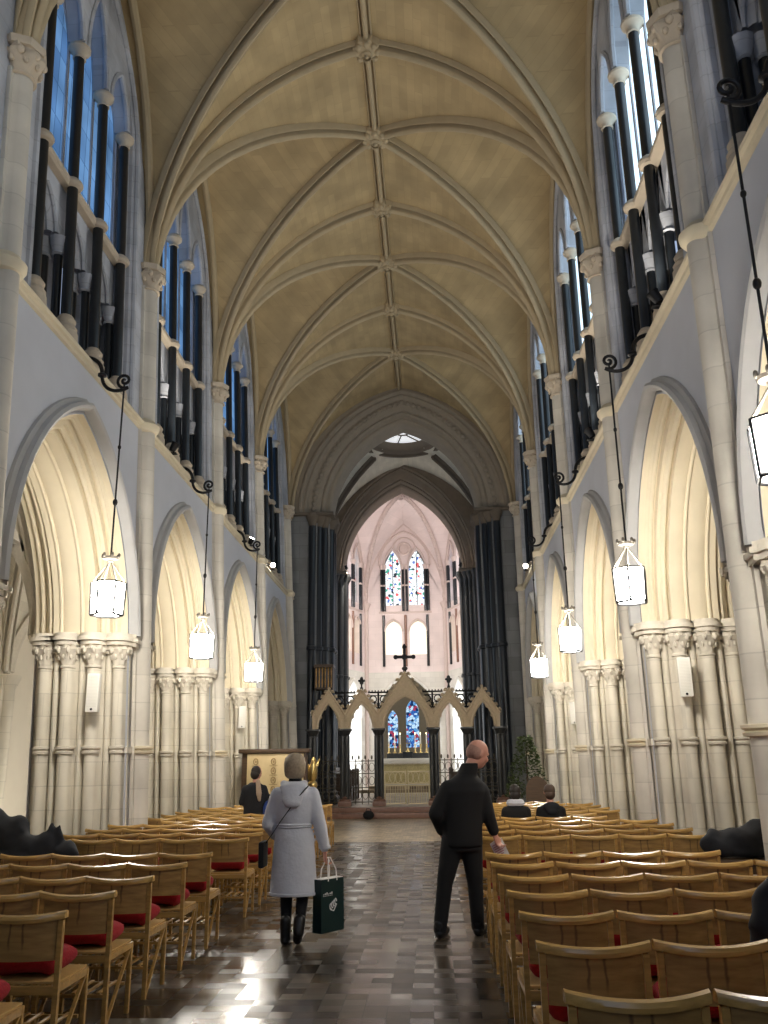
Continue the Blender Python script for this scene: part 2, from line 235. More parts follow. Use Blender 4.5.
# ------------------------------------------------------------------ mesh helpers
class MB:
    def __init__(s): s.v = []; s.f = []
    def add(s, vs, fs):
        o = len(s.v); s.v += [tuple(p) for p in vs]; s.f += [tuple(i + o for i in f) for f in fs]; return s
    def box(s, x0, x1, y0, y1, z0, z1):
        v = [(x, y, z) for x in (x0, x1) for y in (y0, y1) for z in (z0, z1)]
        return s.add(v, [(0, 1, 3, 2), (4, 6, 7, 5), (0, 4, 5, 1), (2, 3, 7, 6), (0, 2, 6, 4), (1, 5, 7, 3)])
    def bbox(s, x0, x1, y0, y1, z0, z1, b=.01):
        """box with chamfered edges"""
        bm = bmesh.new(); m = MB().box(x0, x1, y0, y1, z0, z1); vs = [bm.verts.new(p) for p in m.v]
        for f in m.f: bm.faces.new([vs[i] for i in f])
        bmesh.ops.bevel(bm, geom=list(bm.edges), offset=b, segments=2, affect='EDGES', profile=.6)
        bm.verts.index_update(); s.add([tuple(v.co) for v in bm.verts], [[v.index for v in f.verts] for f in bm.faces]); bm.free(); return s
    def strip(s, rows, closed=False):
        n = len(rows[0]); v = [p for r in rows for p in r]; f = []
        for i in range(len(rows) - 1):
            for j in range(n if closed else n - 1):
                k = (j + 1) % n; f.append((i * n + j, i * n + k, (i + 1) * n + k, (i + 1) * n + j))
        return s.add(v, f)
    def ngon(s, pts): return s.add(pts, [tuple(range(len(pts)))])
    def lathe(s, prof, c=(0, 0, 0), seg=16, a0=0, a1=2 * PI, wob=None):
        cl = abs(a1 - a0 - 2 * PI) < 1e-6; n = seg if cl else seg + 1; rows = []
        for i, (r, z) in enumerate(prof):
            row = []
            for j in range(n):
                a = a0 + (a1 - a0) * j / seg; rr = r * (wob(a, i / (len(prof) - 1)) if wob else 1)
                row.append((c[0] + rr * math.cos(a), c[1] + rr * math.sin(a), c[2] + z))
            rows.append(row)
        return s.strip(rows, cl)
    def tube(s, pts, r, seg=8, caps=True, r2=None):
        pts = [Vector(p) for p in pts]; rows = []; N = None
        for i, p in enumerate(pts):
            t = (pts[min(i + 1, len(pts) - 1)] - pts[max(i - 1, 0)]).normalized()
            if N is None:
                N = t.cross(Vector((0, 0, 1)) if abs(t.z) < .9 else Vector((1, 0, 0))).normalized()
            else: N = (N - t * N.dot(t)).normalized()
            B = t.cross(N); rr = r if r2 is None else r + (r2 - r) * i / (len(pts) - 1)
            if isinstance(r, (list, tuple)): rr = r[i]
            rows.append([p + (N * math.cos(2 * PI * j / seg) + B * math.sin(2 * PI * j / seg)) * rr for j in range(seg)])
        s.strip(rows, True)
        if caps: s.ngon(rows[0]); s.ngon(rows[-1])
        return s
    def sweep(s, pts, prof, lateral, up=None, closed=True):
        """prof (w, n) swept along pts; w along 'lateral', n along lateral x tangent (or fixed 'up')"""
        pts = [Vector(p) for p in pts]; lat = Vector(lateral).normalized(); rows = []
        for i, p in enumerate(pts):
            t = (pts[min(i + 1, len(pts) - 1)] - pts[max(i - 1, 0)]).normalized()
            n = Vector(up) if up else lat.cross(t).normalized()
            rows.append([p + lat * w + n * h for w, h in prof])
        s.strip(rows, closed)
        if closed: s.ngon(rows[0]); s.ngon(rows[-1])
        return s
    def ell(s, c, r, seg=16, ring=10, rot=None):
        rows = []
        for i in range(ring + 1):
            a = PI * i / ring; row = []
            for j in range(seg):
                b = 2 * PI * j / seg; p = Vector((r[0] * math.sin(a) * math.cos(b), r[1] * math.sin(a) * math.sin(b), r[2] * math.cos(a)))
                if rot: p = rot @ p
                row.append(p + Vector(c))
            rows.append(row)
        return s.strip(rows, True)
    def cap(s, p0, p1, r0, r1, seg=14):
        """tapered limb with round ends"""
        p0 = Vector(p0); p1 = Vector(p1); t = (p1 - p0).normalized(); N = t.cross(Vector((0, 0, 1)) if abs(t.z) < .9 else Vector((1, 0, 0))).normalized(); B = t.cross(N); rows = []
        def ring(c, r): return [c + (N * math.cos(2 * PI * j / seg) + B * math.sin(2 * PI * j / seg)) * r for j in range(seg)]
        for k in range(4): a = PI / 2 * k / 4; rows.append(ring(p0 - t * r0 * math.cos(a), max(1e-4, r0 * math.sin(a))))
        rows.append(ring(p0, r0)); rows.append(ring(p1, r1))
        for k in range(3, -1, -1): a = PI / 2 * k / 4; rows.append(ring(p1 + t * r1 * math.cos(a), max(1e-4, r1 * math.sin(a))))
        return s.strip(rows, True)
    def loft(s, rings, seg=20):
        """rings (x, y, z, rx, ry[, yaw]) closed ellipses with caps"""
        rows = []
        for q in rings:
            x, y, z, rx, ry = q[:5]; yw = q[5] if len(q) > 5 else 0; row = []
            for j in range(seg):
                a = 2 * PI * j / seg; px, py = rx * math.cos(a), ry * math.sin(a)
                row.append((x + px * math.cos(yw) - py * math.sin(yw), y + px * math.sin(yw) + py * math.cos(yw), z))
            rows.append(row)
        s.strip(rows, True); s.ngon(rows[0]); s.ngon(rows[-1]); return s
    def mapv(s, fn): s.v = [fn(*p) for p in s.v]; return s
    def mesh(s, name, m, smooth=38):
        me = bpy.data.meshes.new(name); me.from_pydata(s.v, [], s.f); me.validate()
        if m: me.materials.append(M[m] if isinstance(m, str) else m)
        bm = bmesh.new(); bm.from_mesh(me); bmesh.ops.recalc_face_normals(bm, faces=bm.faces); bm.to_mesh(me); bm.free()
        if smooth:
            for p in me.polygons: p.use_smooth = True
            me.set_sharp_from_angle(angle=math.radians(smooth))
        return me
    def obj(s, name, m, parent=None, loc=(0, 0, 0), rot=None, smooth=38):
        return mk(name, s.mesh(name, m, smooth), parent, loc, rot)
def mk(name, me, parent=None, loc=(0, 0, 0), rot=None):
    o = bpy.data.objects.new(name, me); C.objects.link(o); o.location = loc
    if rot: o.rotation_euler = rot
    if parent: o.parent = parent
    return o
def blend(mb, name, m, parent, vox=.012, it=6, loc=(0, 0, 0)):
    """fuse the volumes of mb into one continuous skin"""
    me = mb.mesh(name, m, 0); o = bpy.data.objects.new(name, me); C.objects.link(o)
    r = o.modifiers.new('r', 'REMESH'); r.mode = 'VOXEL'; r.voxel_size = vox
    dg = bpy.context.evaluated_depsgraph_get(); dg.update()
    nm = bpy.data.meshes.new_from_object(o.evaluated_get(dg)); o.modifiers.clear(); o.data = nm
    bm = bmesh.new(); bm.from_mesh(nm)
    for _ in range(it): bmesh.ops.smooth_vert(bm, verts=bm.verts, factor=.5, use_axis_x=True, use_axis_y=True, use_axis_z=True)
    bm.to_mesh(nm); bm.free(); nm.materials.clear(); nm.materials.append(M[m])
    for p in nm.polygons: p.use_smooth = True
    nm.name = name; o.parent = parent; o.location = loc
    return o
def empty(name, loc=(0, 0, 0), rz=0):
    o = bpy.data.objects.new(name, None); C.objects.link(o); o.location = loc; o.rotation_euler = (0, 0, rz); o.empty_display_size = .2; return o
def tag(o, label, cat, group=None):
    o['label'] = label; o['category'] = cat
    if group: o['group'] = group
    return o
def struct(o): o['kind'] = 'structure'; return o
def copy_tree(o, parent=None):
    c = o.copy(); C.objects.link(c)
    if parent: c.parent = parent
    for ch in list(o.children): copy_tree(ch, c)
    return c
ORD = ['first', 'second', 'third', 'fourth', 'fifth', 'sixth', 'seventh', 'eighth', 'ninth', 'tenth', 'eleventh', 'twelfth', 'thirteenth', 'fourteenth', 'fifteenth', 'sixteenth', 'seventeenth', 'eighteenth', 'nineteenth', 'twentieth']

def arc_pts(cx, b, zs, rise, n=12, z0=None):
    """pointed arch contour (s, z) left foot to right foot; z0 adds vertical jambs"""
    R = (b * b + rise * rise) / (2 * b); am = math.asin(min(1, rise / R)); L = []
    for i in range(n + 1):
        a = am * i / n; L.append((cx + (R - b) - R * math.cos(a), zs + R * math.sin(a)))
    P = L + [(2 * cx - s, z) for s, z in reversed(L[:-1])]
    if z0 is not None: P = [(cx - b, z0)] + P + [(cx + b, z0)]
    return P

# ------------------------------------------------------------------ nave setting
HW, LEAN, ZS, BAY = 3.96, 0.045, 7.1, 4.97
PY = [8.40 + BAY * k for k in range(-3, 5)]          # pier centres
SPR, RIDGE = 10.0, 14.95
def deep(d): return d if d < .3 else .3 + (d - .3) * .86
def side_map(side):
    if side > 0: return lambda s, d, z: (HW + deep(d), s, z - .10 * max(0, min(1, (z - 7.0) / 2.5)))
    return lambda s, d, z: (-HW - deep(d) - LEAN * (z - ZS), s, z)

# floor
struct(MB().box(-9.5, 9.5, -7, 19.2, -.3, 0).obj('floor', 'floor'))
struct(MB().box(-9.5, 9.5, 19.2, 27.04, -.3, 0).obj('floor_east', 'eastfloor_lit'))
fl = MB().box(-9.5, 9.5, 27.05, 60, -.3, .14).box(-4.6, 4.6, 27.4, 60, -.2, .30)
struct(fl.obj('floor', 'choirfloor', smooth=0)); bpy.data.objects['floor.001'].name = 'floor_choir'
struct(MB().bbox(-4.4, 4.4, 27.0, 27.4, .0, .16, .015).bbox(-4.4, 4.4, 27.36, 27.6, .14, .31, .015).obj('trim_1', 'redmarble'))

# ---- bay builders in (s, d, z): s along the nave from the bay's first pier, d into the wall
AC, AB, AZ, AR = BAY / 2, 2.02, 3.5, 2.80        # arch centre, half span, springing, rise
def wall_bay():
    m = MB(); con = arc_pts(AC, AB, AZ, AR, 14, 0.0); h = len(con) // 2; zc = con[h][1]; zt = 7.0
    m.strip([[(s, 0, z) for s, z in con[:h + 1]], [(0, 0, z) for s, z in con[:h + 1]]])
    m.strip([[(s, 0, z) for s, z in con[h:]], [(BAY, 0, z) for s, z in con[h:]]])
    m.strip([[(0, 0, zc), (AC, 0, zc), (BAY, 0, zc)], [(0, 0, zt), (AC, 0, zt), (BAY, 0, zt)]])
    d = 1.62                                     # back face towards the aisle
    m.strip([[(s, d, z) for s, z in con[:h + 1]], [(0, d, z) for s, z in con[:h + 1]]])
    m.strip([[(s, d, z) for s, z in con[h:]], [(BAY, d, z) for s, z in con[h:]]])
    m.strip([[(0, d, zc), (BAY, d, zc)], [(0, d, zt + .3), (BAY, d, zt + .3)]])
    return m
def roll(e, d, r, n=5, a0=-90, a1=90):
    """half-round bump for the arch profile, bulging towards the opening"""
    return [(e + r * math.cos(math.radians(a0 + (a1 - a0) * i / n)), d + r * math.sin(math.radians(a0 + (a1 - a0) * i / n))) for i in range(n + 1)]
ORDERS = ([(0, 0), (0, .10), (.03, .13)] + roll(.03, .17, .035) + [(.03, .22), (.14, .23), (.14, .28)] + roll(.15, .33, .045) + [(.14, .39), (.24, .40)]
          + [(.245, .50), (.25, .60)] + roll(.24, .66, .035) + [(.245, .71), (.25, .86), (.25, .98)] + roll(.24, 1.03, .035) + [(.245, 1.08), (.24, 1.18), (.14, 1.19)] + roll(.15, 1.26, .045) + [(.14, 1.33)] + roll(.03, 1.46, .05) + [(0, 1.54), (0, 1.62)])
def arch_orders():
    m = MB(); rows = []
    R0 = (AB * AB + AR * AR) / (2 * AB)
    for e, d in ORDERS:
        b = AB - e; R = R0 - e; rise = math.sqrt(max(.01, R * R - (R - b) ** 2))
        rows.append([(s, d, z) for s, z in arc_pts(AC, b, AZ, rise, 14)])
    return m.strip(rows)
def hood():
    m = MB(); prof = [(-.01, .02), (-.02, .0), (-.05, .0), (-.055, -.08), (-.08, -.14), (-.12, -.16), (-.16, -.13), (-.17, -.07), (-.22, -.04), (-.23, 0)]; rows = []
    R0 = (AB * AB + AR * AR) / (2 * AB)
    for e, d in prof:
        b = AB - e; R = R0 - e; rise = math.sqrt(R * R - (R - b) ** 2)
        rows.append([(s, d, z) for s, z in arc_pts(AC, b, AZ, rise, 14)])
    return m.strip(rows)
COLS = [(.44, .13, .085), (.56, .50, .11), (.58, .95, .11), (.54, 1.38, .10)]      # engaged columns of one jamb (s, d, r)
BASE = [(.36, 0), (.45, .02), (.46, .22), (.42, .28), (.53, .30), (.50, .34), (.55, .66), (.52, .70), (.57, .76), (.57, 1.12), (.52, 1.17), (.54, 1.24), (.47, 1.55), (.36, 1.62)]
def plan(off=0.0, wide=0.0):
    """half plan of the clustered pier, the jamb side s > 0"""
    P = [(0, -off)]; P.append((.38 + off, -off))
    for i, (cs, cd, r) in enumerate(COLS):
        r += wide
        P.append((cs - .10 + off, cd - r - .05)); P.append((cs - .05 + off, cd - r - .012))
        for k in range(9):
            a = -PI / 2 + PI * k / 8; P.append((cs + r * math.cos(a) + off * .6, cd + r * math.sin(a)))
        P.append((cs - .05 + off, cd + r + .012))
        P.append((cs - .10 + off, cd + r + .05))
        if i < 3:
            mid = (cd + r + COLS[i + 1][1] - COLS[i + 1][2]) / 2
            for k in range(5):
                a = -PI / 2 + PI * k / 4; P.append((cs - .055 + .055 * math.cos(a) + off, mid + .055 * math.sin(a)))
    P += [(.38, 1.62 + off), (0, 1.62 + off)]
    return P
def full_plan(off=0.0, wide=0.0):
    h = plan(off, wide); return h + [(-s, d) for s, d in reversed(h[1:-1])]
def extrude(m, P, z0, z1, top=True):
    m.strip([[(s, d, z0) for s, d in P], [(s, d, z1) for s, d in P]], True)
    if top: m.ngon([(s, d, z1) for s, d in P]); m.ngon([(s, d, z0) for s, d in P])
    return m
def pier_body(): return extrude(MB(), full_plan(), 0, 3.42)
def pier_base():
    m = MB(); extrude(m, full_plan(.09, .07), 0, .22); extrude(m, full_plan(.05, .05), .22, .30); extrude(m, full_plan(.07, .06), .30, .36); return m
def foliage(m, c, r, h, seg=28, k=4, a0=0, a1=2 * PI, FL=1.72):
    """stiff-leaf capital: flaring bell with curled lobes"""
    prof = [(r * 1.0, 0), (r * 1.22, .01), (r * 1.22, .035), (r * 1.0, .05), (r * 1.1, h * .3), (r * 1.55, h * .55), (r * FL, h * .78), (r * FL * .9, h * .88), (r * FL * .88, h)]
    def wob(a, t):
        if t < .45: return 1
        return 1 + .16 * math.sin(k * 2 * a) * min(1, (t - .45) * 3) + .07 * math.sin(k * 5 * a + 9 * t)
    m.lathe(prof, c, seg, a0, a1, wob)
    for i in range(k * 2):
        a = a0 + (a1 - a0) * (i + .5) / (k * 2)
        m.ell((c[0] + r * FL * .94 * math.cos(a), c[1] + r * FL * .94 * math.sin(a), c[2] + h * .74), (r * .34, r * .34, h * .15), 8, 6)
        m.ell((c[0] + r * 1.4 * math.cos(a + .3), c[1] + r * 1.4 * math.sin(a + .3), c[2] + h * .48), (r * .26, r * .26, h * .13), 6, 5)
    return m
def pier_capitals():
    m = MB()
    for sg in (1, -1):
        for cs, cd, r in COLS: foliage(m, (sg * cs, cd, 3.0), r, .36, FL=2.1)
    return m
def pier_abacus():
    m = MB(); extrude(m, full_plan(.07, .11), 3.34, 3.40); extrude(m, full_plan(.10, .15), 3.40, 3.46); extrude(m, full_plan(.07, .11), 3.46, 3.52); return m
def annulets():
    m = MB()
    for sg in (1, -1):
        for cs, cd, r in COLS:
            m.lathe([(r * .9, 1.76), (r * 1.3, 1.77), (r * 1.35, 1.80), (r * 1.15, 1.815), (r * 1.45, 1.84), (r * 1.45, 1.87), (r * .9, 1.88)], (sg * cs, cd, 0), 16)
    m.box(-.44, .44, -.03, .02, 1.77, 1.86)
    return m
def vault_shaft():
    m = MB()
    for z0, z1 in ((0, 7.0), (7.2, 9.72)):
        m.strip([[(-.20, .02, z) for z in (z0, z1)], [(-.20, -.04, z) for z in (z0, z1)]])
        P = [(-.21, .02), (-.21, -.05), (-.15, -.05)] + [(.13 * math.cos(a), -.08 - .13 * math.sin(a)) for a in [PI - PI * k / 12 for k in range(13)]] + [(.15, -.05), (.21, -.05), (.21, .02)]
        extrude(m, P, z0, z1)
    return m
def vault_ring():
    m = MB(); m.lathe([(.12, 1.76), (.18, 1.77), (.19, 1.80), (.16, 1.815), (.20, 1.84), (.20, 1.87), (.12, 1.88)], (0, -.08, 0), 20);  m.lathe([(.14, 6.97), (.20, 6.99), (.24, 7.05), (.245, 7.11), (.20, 7.15), (.16, 7.21), (.13, 7.23)], (0, -.04, 0), 20); return m
def vault_cap():
    m = MB(); foliage(m, (0, -.06, 9.66), .155, .38, 24, 4); m.lathe([(.10, 10.02), (.28, 10.03), (.30, 10.08), (.30, 10.13), (.2, 10.15)], (0, -.06, 0), 8); return m
def string_course():
    P = [(-.01, 7.0), (-.04, 7.02), (-.05, 7.06), (-.09, 7.075), (-.10, 7.11), (-.08, 7.15), (.30, 7.18), (.30, 7.0)]
    m = MB(); a, b = .0, BAY; m.strip([[(s, d, z) for d, z in P] for s in (a, b)], True); return m
# upper bay: embracing arch, three lights
UB, UZ, UR = 1.86, 12.0, 2.45
DL = .10                                        # depth of the marble shafts
LW = .99                                        # width of a light
def upper_face():
    m = MB(); con = arc_pts(AC, UB, UZ, UR, 12, 7.16); h = len(con) // 2; zc = con[h][1]
    m.strip([[(s, 0, z) for s, z in con[:h + 1]], [(0, 0, z) for s, z in con[:h + 1]]])
    m.strip([[(s, 0, z) for s, z in con[h:]], [(BAY, 0, z) for s, z in con[h:]]])
    m.strip([[(0, 0, zc), (AC, 0, zc), (BAY, 0, zc)], [(0, 0, 16.0), (AC, 0, 16), (BAY, 0, 16.0)]])
    m.strip([[(s, 0, z) for s, z in con], [(s + (.06 if s < AC else -.06) * (s != AC), .06, z) for s, z in con], [(s + (.05 if s < AC else -.05) * (s != AC), DL + .1, z) for s, z in con]])
    m.strip([[(0, 0, 7.16), (0, 1.7, 7.16)], [(BAY, 0, 7.16), (BAY, 1.7, 7.16)]])
    return m
def upper_roll():
    """roll moulding round the embracing arch"""
    con = arc_pts(AC, UB + .02, UZ, UR + .03, 12, 7.2); return MB().tube([(s, .0, z) for s, z in con], .055, 8)
def light_arches():
    """stone above the marble shafts, pierced by the three pointed heads"""
    m = MB(); cs = [AC - LW, AC, AC + LW]
    for c, zs, rise in zip(cs, (12.5, 12.5, 12.5), (.80, 1.45, .80)):
        b = LW / 2 - .10; con = arc_pts(c, b, zs, rise, 8); h = len(con) // 2
        for d in (DL - .08, DL + .15):
            m.strip([[(s, d, z) for s, z in con], [(c + (s - c) * (LW / 2) / b, d, 15.6) for s, z in con]])
            m.strip([[(c - b, d, zs), (c - LW / 2, d, zs)], [(c - b, d, 15.6), (c - LW / 2, d, 15.6)]]); m.strip([[(c + b, d, zs), (c + LW / 2, d, zs)], [(c + b, d, 15.6), (c + LW / 2, d, 15.6)]])
        m.strip([[(s, d, z) for s, z in con] for d in (DL - .08, DL + .04, DL + .15)])
        m.tube([(s, DL - .08, z) for s, z in con], .045, 6)
        m.strip([[(c - LW / 2, DL - .08, zs), (c - b, DL - .08, zs)], [(c - LW / 2, DL + .15, zs), (c - b, DL + .15, zs)]])
        m.strip([[(c + LW / 2, DL - .08, zs), (c + b, DL - .08, zs)], [(c + LW / 2, DL + .15, zs), (c + b, DL + .15, zs)]])
    for sg in (-1, 1):
        s0 = AC + sg * LW * 1.5; s1 = AC + sg * (UB + .1)
        m.strip([[(s0 + sg * .1, DL + .02, z), (s1, DL + .02, z)] for z in (7.16, 15.4)])
        m.strip([[(s0 + sg * .1, DL + .02, z), (s0 + sg * .1, 1.1, z)] for z in (7.16, 15.6)])
    return m
SH = [AC + LW * k for k in (-1.5, -.5, .5, 1.5)]
def marble_shaft(s, r=.078):
    m = MB().lathe([(r, 7.55), (r, 9.86)], (s, DL, 0), 14).lathe([(r, 10.0), (r, 12.26)], (s, DL, 0), 14)
    return m
def shaft_trim(s, r=.085):
    m = MB(); m.lathe([(.0, 7.17), (.17, 7.17), (.17, 7.28), (.15, 7.32), (.16, 7.36), (.12, 7.42), (.14, 7.48), (.09, 7.56)], (s, DL, 0), 14)
    m.lathe([(.08, 9.84), (.13, 9.86), (.15, 9.91), (.13, 9.97), (.08, 10.02)], (s, DL, 0), 14)
    m.lathe([(.075, 12.24), (.10, 12.25), (.10, 12.265), (.082, 12.28), (.09, 12.33), (.13, 12.38), (.165, 12.41), (.17, 12.45), (.14, 12.48), (.10, 12.52), (0, 12.52)], (s, DL, 0), 14)
    return m
def transom():
    P = [(DL + .02, 9.84), (DL - .02, 9.88), (DL - .02, 9.96), (DL + .03, 10.0), (.62, 10.03), (.62, 9.8)]
    return MB().strip([[(s, d, z) for d, z in P] for s in (SH[0], SH[3])], True)
def triforium():
    """pointed sub-arches below the transom"""
    m = MB(); d0 = DL + .12
    for c in (AC - LW, AC, AC + LW):
        for k in (0,):
            b = LW / 2 - .15; con = arc_pts(c, b, 8.95, .66, 8); rows = []
            m.strip([[(s, d0, z) for s, z in con], [(c + (s - c) * (LW / 2) / b, d0, 9.85) for s, z in con]])
            m.strip([[(c - b, d0, 8.95), (c - LW / 2, d0, 8.95)], [(c - b, d0, 9.85), (c - LW / 2, d0, 9.85)]]); m.strip([[(c + b, d0, 8.95), (c + LW / 2, d0, 8.95)], [(c + b, d0, 9.85), (c + LW / 2, d0, 9.85)]])
            m.strip([[(c + (s - c) * (b - e) / b, d, 8.95 + (z - 8.95) * (.66 - e) / .66) for s, z in con] for e, d in ((0, d0), (.02, d0 + .03), (0, d0 + .06), (.05, d0 + .09), (.07, d0 + .13), (.05, d0 + .16), (.09, d0 + .19), (.09, d0 + .35))])
    for s in SH:
        for dd in (d0 + .04, d0 + .26):
            m.lathe([(.07, 8.62), (.10, 8.64), (.08, 8.68), (.13, 8.84), (.14, 8.93), (0, 8.95)], (s, dd, 0), 10)
            m.lathe([(.0, 7.17), (.12, 7.17), (.12, 7.3), (.08, 7.4)], (s, dd, 0), 10)
    return m
def triforium_shafts():
    m = MB()
    for s in SH:
        for dd in (DL + .16, DL + .38): m.lathe([(.065, 7.38), (.065, 8.64)], (s, dd, 0), 10)
    return m
def upper_back():
    """outer wall of the passage: glazed lights above, plain below"""
    m = MB(); d = .26
    for c, rise in zip((AC - LW, AC, AC + LW), (.8, 1.4, .8)):
        b = LW / 2 - .03; con = arc_pts(c, b, 12.4, rise, 8); zz = 10.02
        m.strip([[(s, d, z) for s, z in con], [(c + (s - c) * (LW / 2) / b, d, 15.6) for s, z in con]])
        for sg in (-1, 1): m.strip([[(c + sg * b, d, z), (c + sg * LW / 2, d, z), ] for z in (zz, 12.4, 15.6)]); m.strip([[(c + sg * b, d, z), (c + sg * b, d + .03, z)] for z in (zz, 12.4)])
        m.strip([[(s, d, z) for s, z in con], [(s, d + .03, z) for s, z in con]])
    m.strip([[(SH[0] - .1, 1.3, z), (SH[3] + .1, 1.3, z)] for z in (7.16, 10.02)])
    m.strip([[(SH[0] - .1, d, 10.02), (SH[3] + .1, d, 10.02)], [(SH[0] - .1, 1.3, 10.02), (SH[3] + .1, 1.3, 10.02)]])
    m.strip([[(SH[0] - .3, d - .02, z), (SH[0], d - .02, z)] for z in (7.16, 15.6)]); m.strip([[(SH[3] + .3, d - .02, z), (SH[3], d - .02, z)] for z in (7.16, 15.6)])
    return m
def panes():
    m = MB(); d = .285
    for c, rise in zip((AC - LW, AC, AC + LW), (.8, 1.4, .8)):
        b = LW / 2 - .015; m.ngon([(s, d, z) for s, z in arc_pts(c, b, 12.4, rise, 8, 10.0)])
    return m

def zlow(s, d, z):
    """heights of the lights' rings, capitals and heads"""
    for (a, b), (c, e) in (((0, 7.55), (0, 7.55)), ((7.55, 9.93), (7.55, 9.70)), ((9.93, 12.45), (9.70, 12.14)), ((12.45, 15.6), (12.14, 15.5))):
        if z <= b: return (s, d, c + (e - c) * (z - a) / (b - a))
    return (s, d, z)
SETS = {}
for side, nm in ((1, 'R'), (-1, 'L')):
    f = side_map(side); S = {}
    for key, mb, mt in (('arcade_wall', wall_bay(), 'wall'), ('arch_moulding', arch_orders(), 'soffit'), ('hood_mould', hood(), 'hoodshaded'), ('string_course', string_course(), 'string'),
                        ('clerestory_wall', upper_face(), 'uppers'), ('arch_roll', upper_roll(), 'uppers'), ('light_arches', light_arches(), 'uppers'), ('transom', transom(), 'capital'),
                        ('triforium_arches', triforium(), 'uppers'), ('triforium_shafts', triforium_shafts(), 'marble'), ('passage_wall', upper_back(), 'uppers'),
                        ('pier', pier_body(), 'pier'), ('pier_base', pier_base(), 'pier'), ('pier_capitals', pier_capitals(), 'carved'), ('abacus', pier_abacus(), 'carved'), ('annulets', annulets(), 'carved'),
                        ('vaulting_shaft', vault_shaft(), 'shaftstone'), ('shaft_ring', vault_ring(), 'string'), ('shaft_capital', vault_cap(), 'capital'),
                        ('pane', panes(), 'glass' + nm)):
        if key in ('light_arches', 'transom', 'triforium_arches', 'triforium_shafts', 'passage_wall', 'pane'): mb.mapv(zlow)
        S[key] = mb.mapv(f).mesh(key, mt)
    S['marble'] = [marble_shaft(s).mapv(zlow).mapv(f).mesh('marble_shaft', 'marble') for s in SH]
    S['trims'] = [shaft_trim(s).mapv(zlow).mapv(f).mesh('shaft_capital_and_ring', 'capital') for s in SH]
    SETS[side] = S
wn = 0
for side, nm in ((-1, 'wall_left'), (1, 'wall_right')):
    S = SETS[side]; W = struct(empty(nm, (0, 0, 0)))
    for k in range(7):
        y = PY[k]
        for key in ('arcade_wall', 'arch_moulding', 'hood_mould', 'string_course', 'clerestory_wall', 'arch_roll', 'light_arches', 'transom', 'triforium_arches', 'triforium_shafts', 'passage_wall'):
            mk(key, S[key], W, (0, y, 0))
        for i in range(4):
            o = mk('marble_shaft', S['marble'][i], W, (0, y, 0)); mk('shaft_capital_and_ring', S['trims'][i], o)
        wn += 1; w = struct(empty('window_%d' % wn, (0, y, 0))); mk('pane', S['pane'], w)
    for k in range(8):
        y = PY[k]; p = mk('pier', S['pier'], W, (0, y, 0))
        for key in ('pier_base', 'pier_capitals', 'abacus', 'annulets'): mk(key, S[key], p)
        v = mk('vaulting_shaft', S['vaulting_shaft'], W, (0, y, 0))
        for key in ('shaft_ring', 'shaft_capital'): mk(key, S[key], v)

for side, nm in ((-1, 'wall_left'), (1, 'wall_right')):
    f = side_map(side); W = bpy.data.objects[nm]
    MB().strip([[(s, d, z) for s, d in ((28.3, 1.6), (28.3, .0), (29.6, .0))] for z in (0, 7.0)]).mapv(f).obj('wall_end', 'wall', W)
    MB().strip([[(s, d, z) for s, d in ((28.3, 1.6), (28.3, .0), (29.6, .0))] for z in (7.0, 15.4)]).mapv(f).obj('clerestory_end', 'uppers', W)
    MB().strip([[(s, d, z) for d, z in ((-.01, 7.0), (-.04, 7.02), (-.05, 7.06), (-.09, 7.075), (-.10, 7.11), (-.08, 7.15), (.1, 7.18))] for s in (28.3, 29.5)]).mapv(f).obj('string_course', 'string', W)
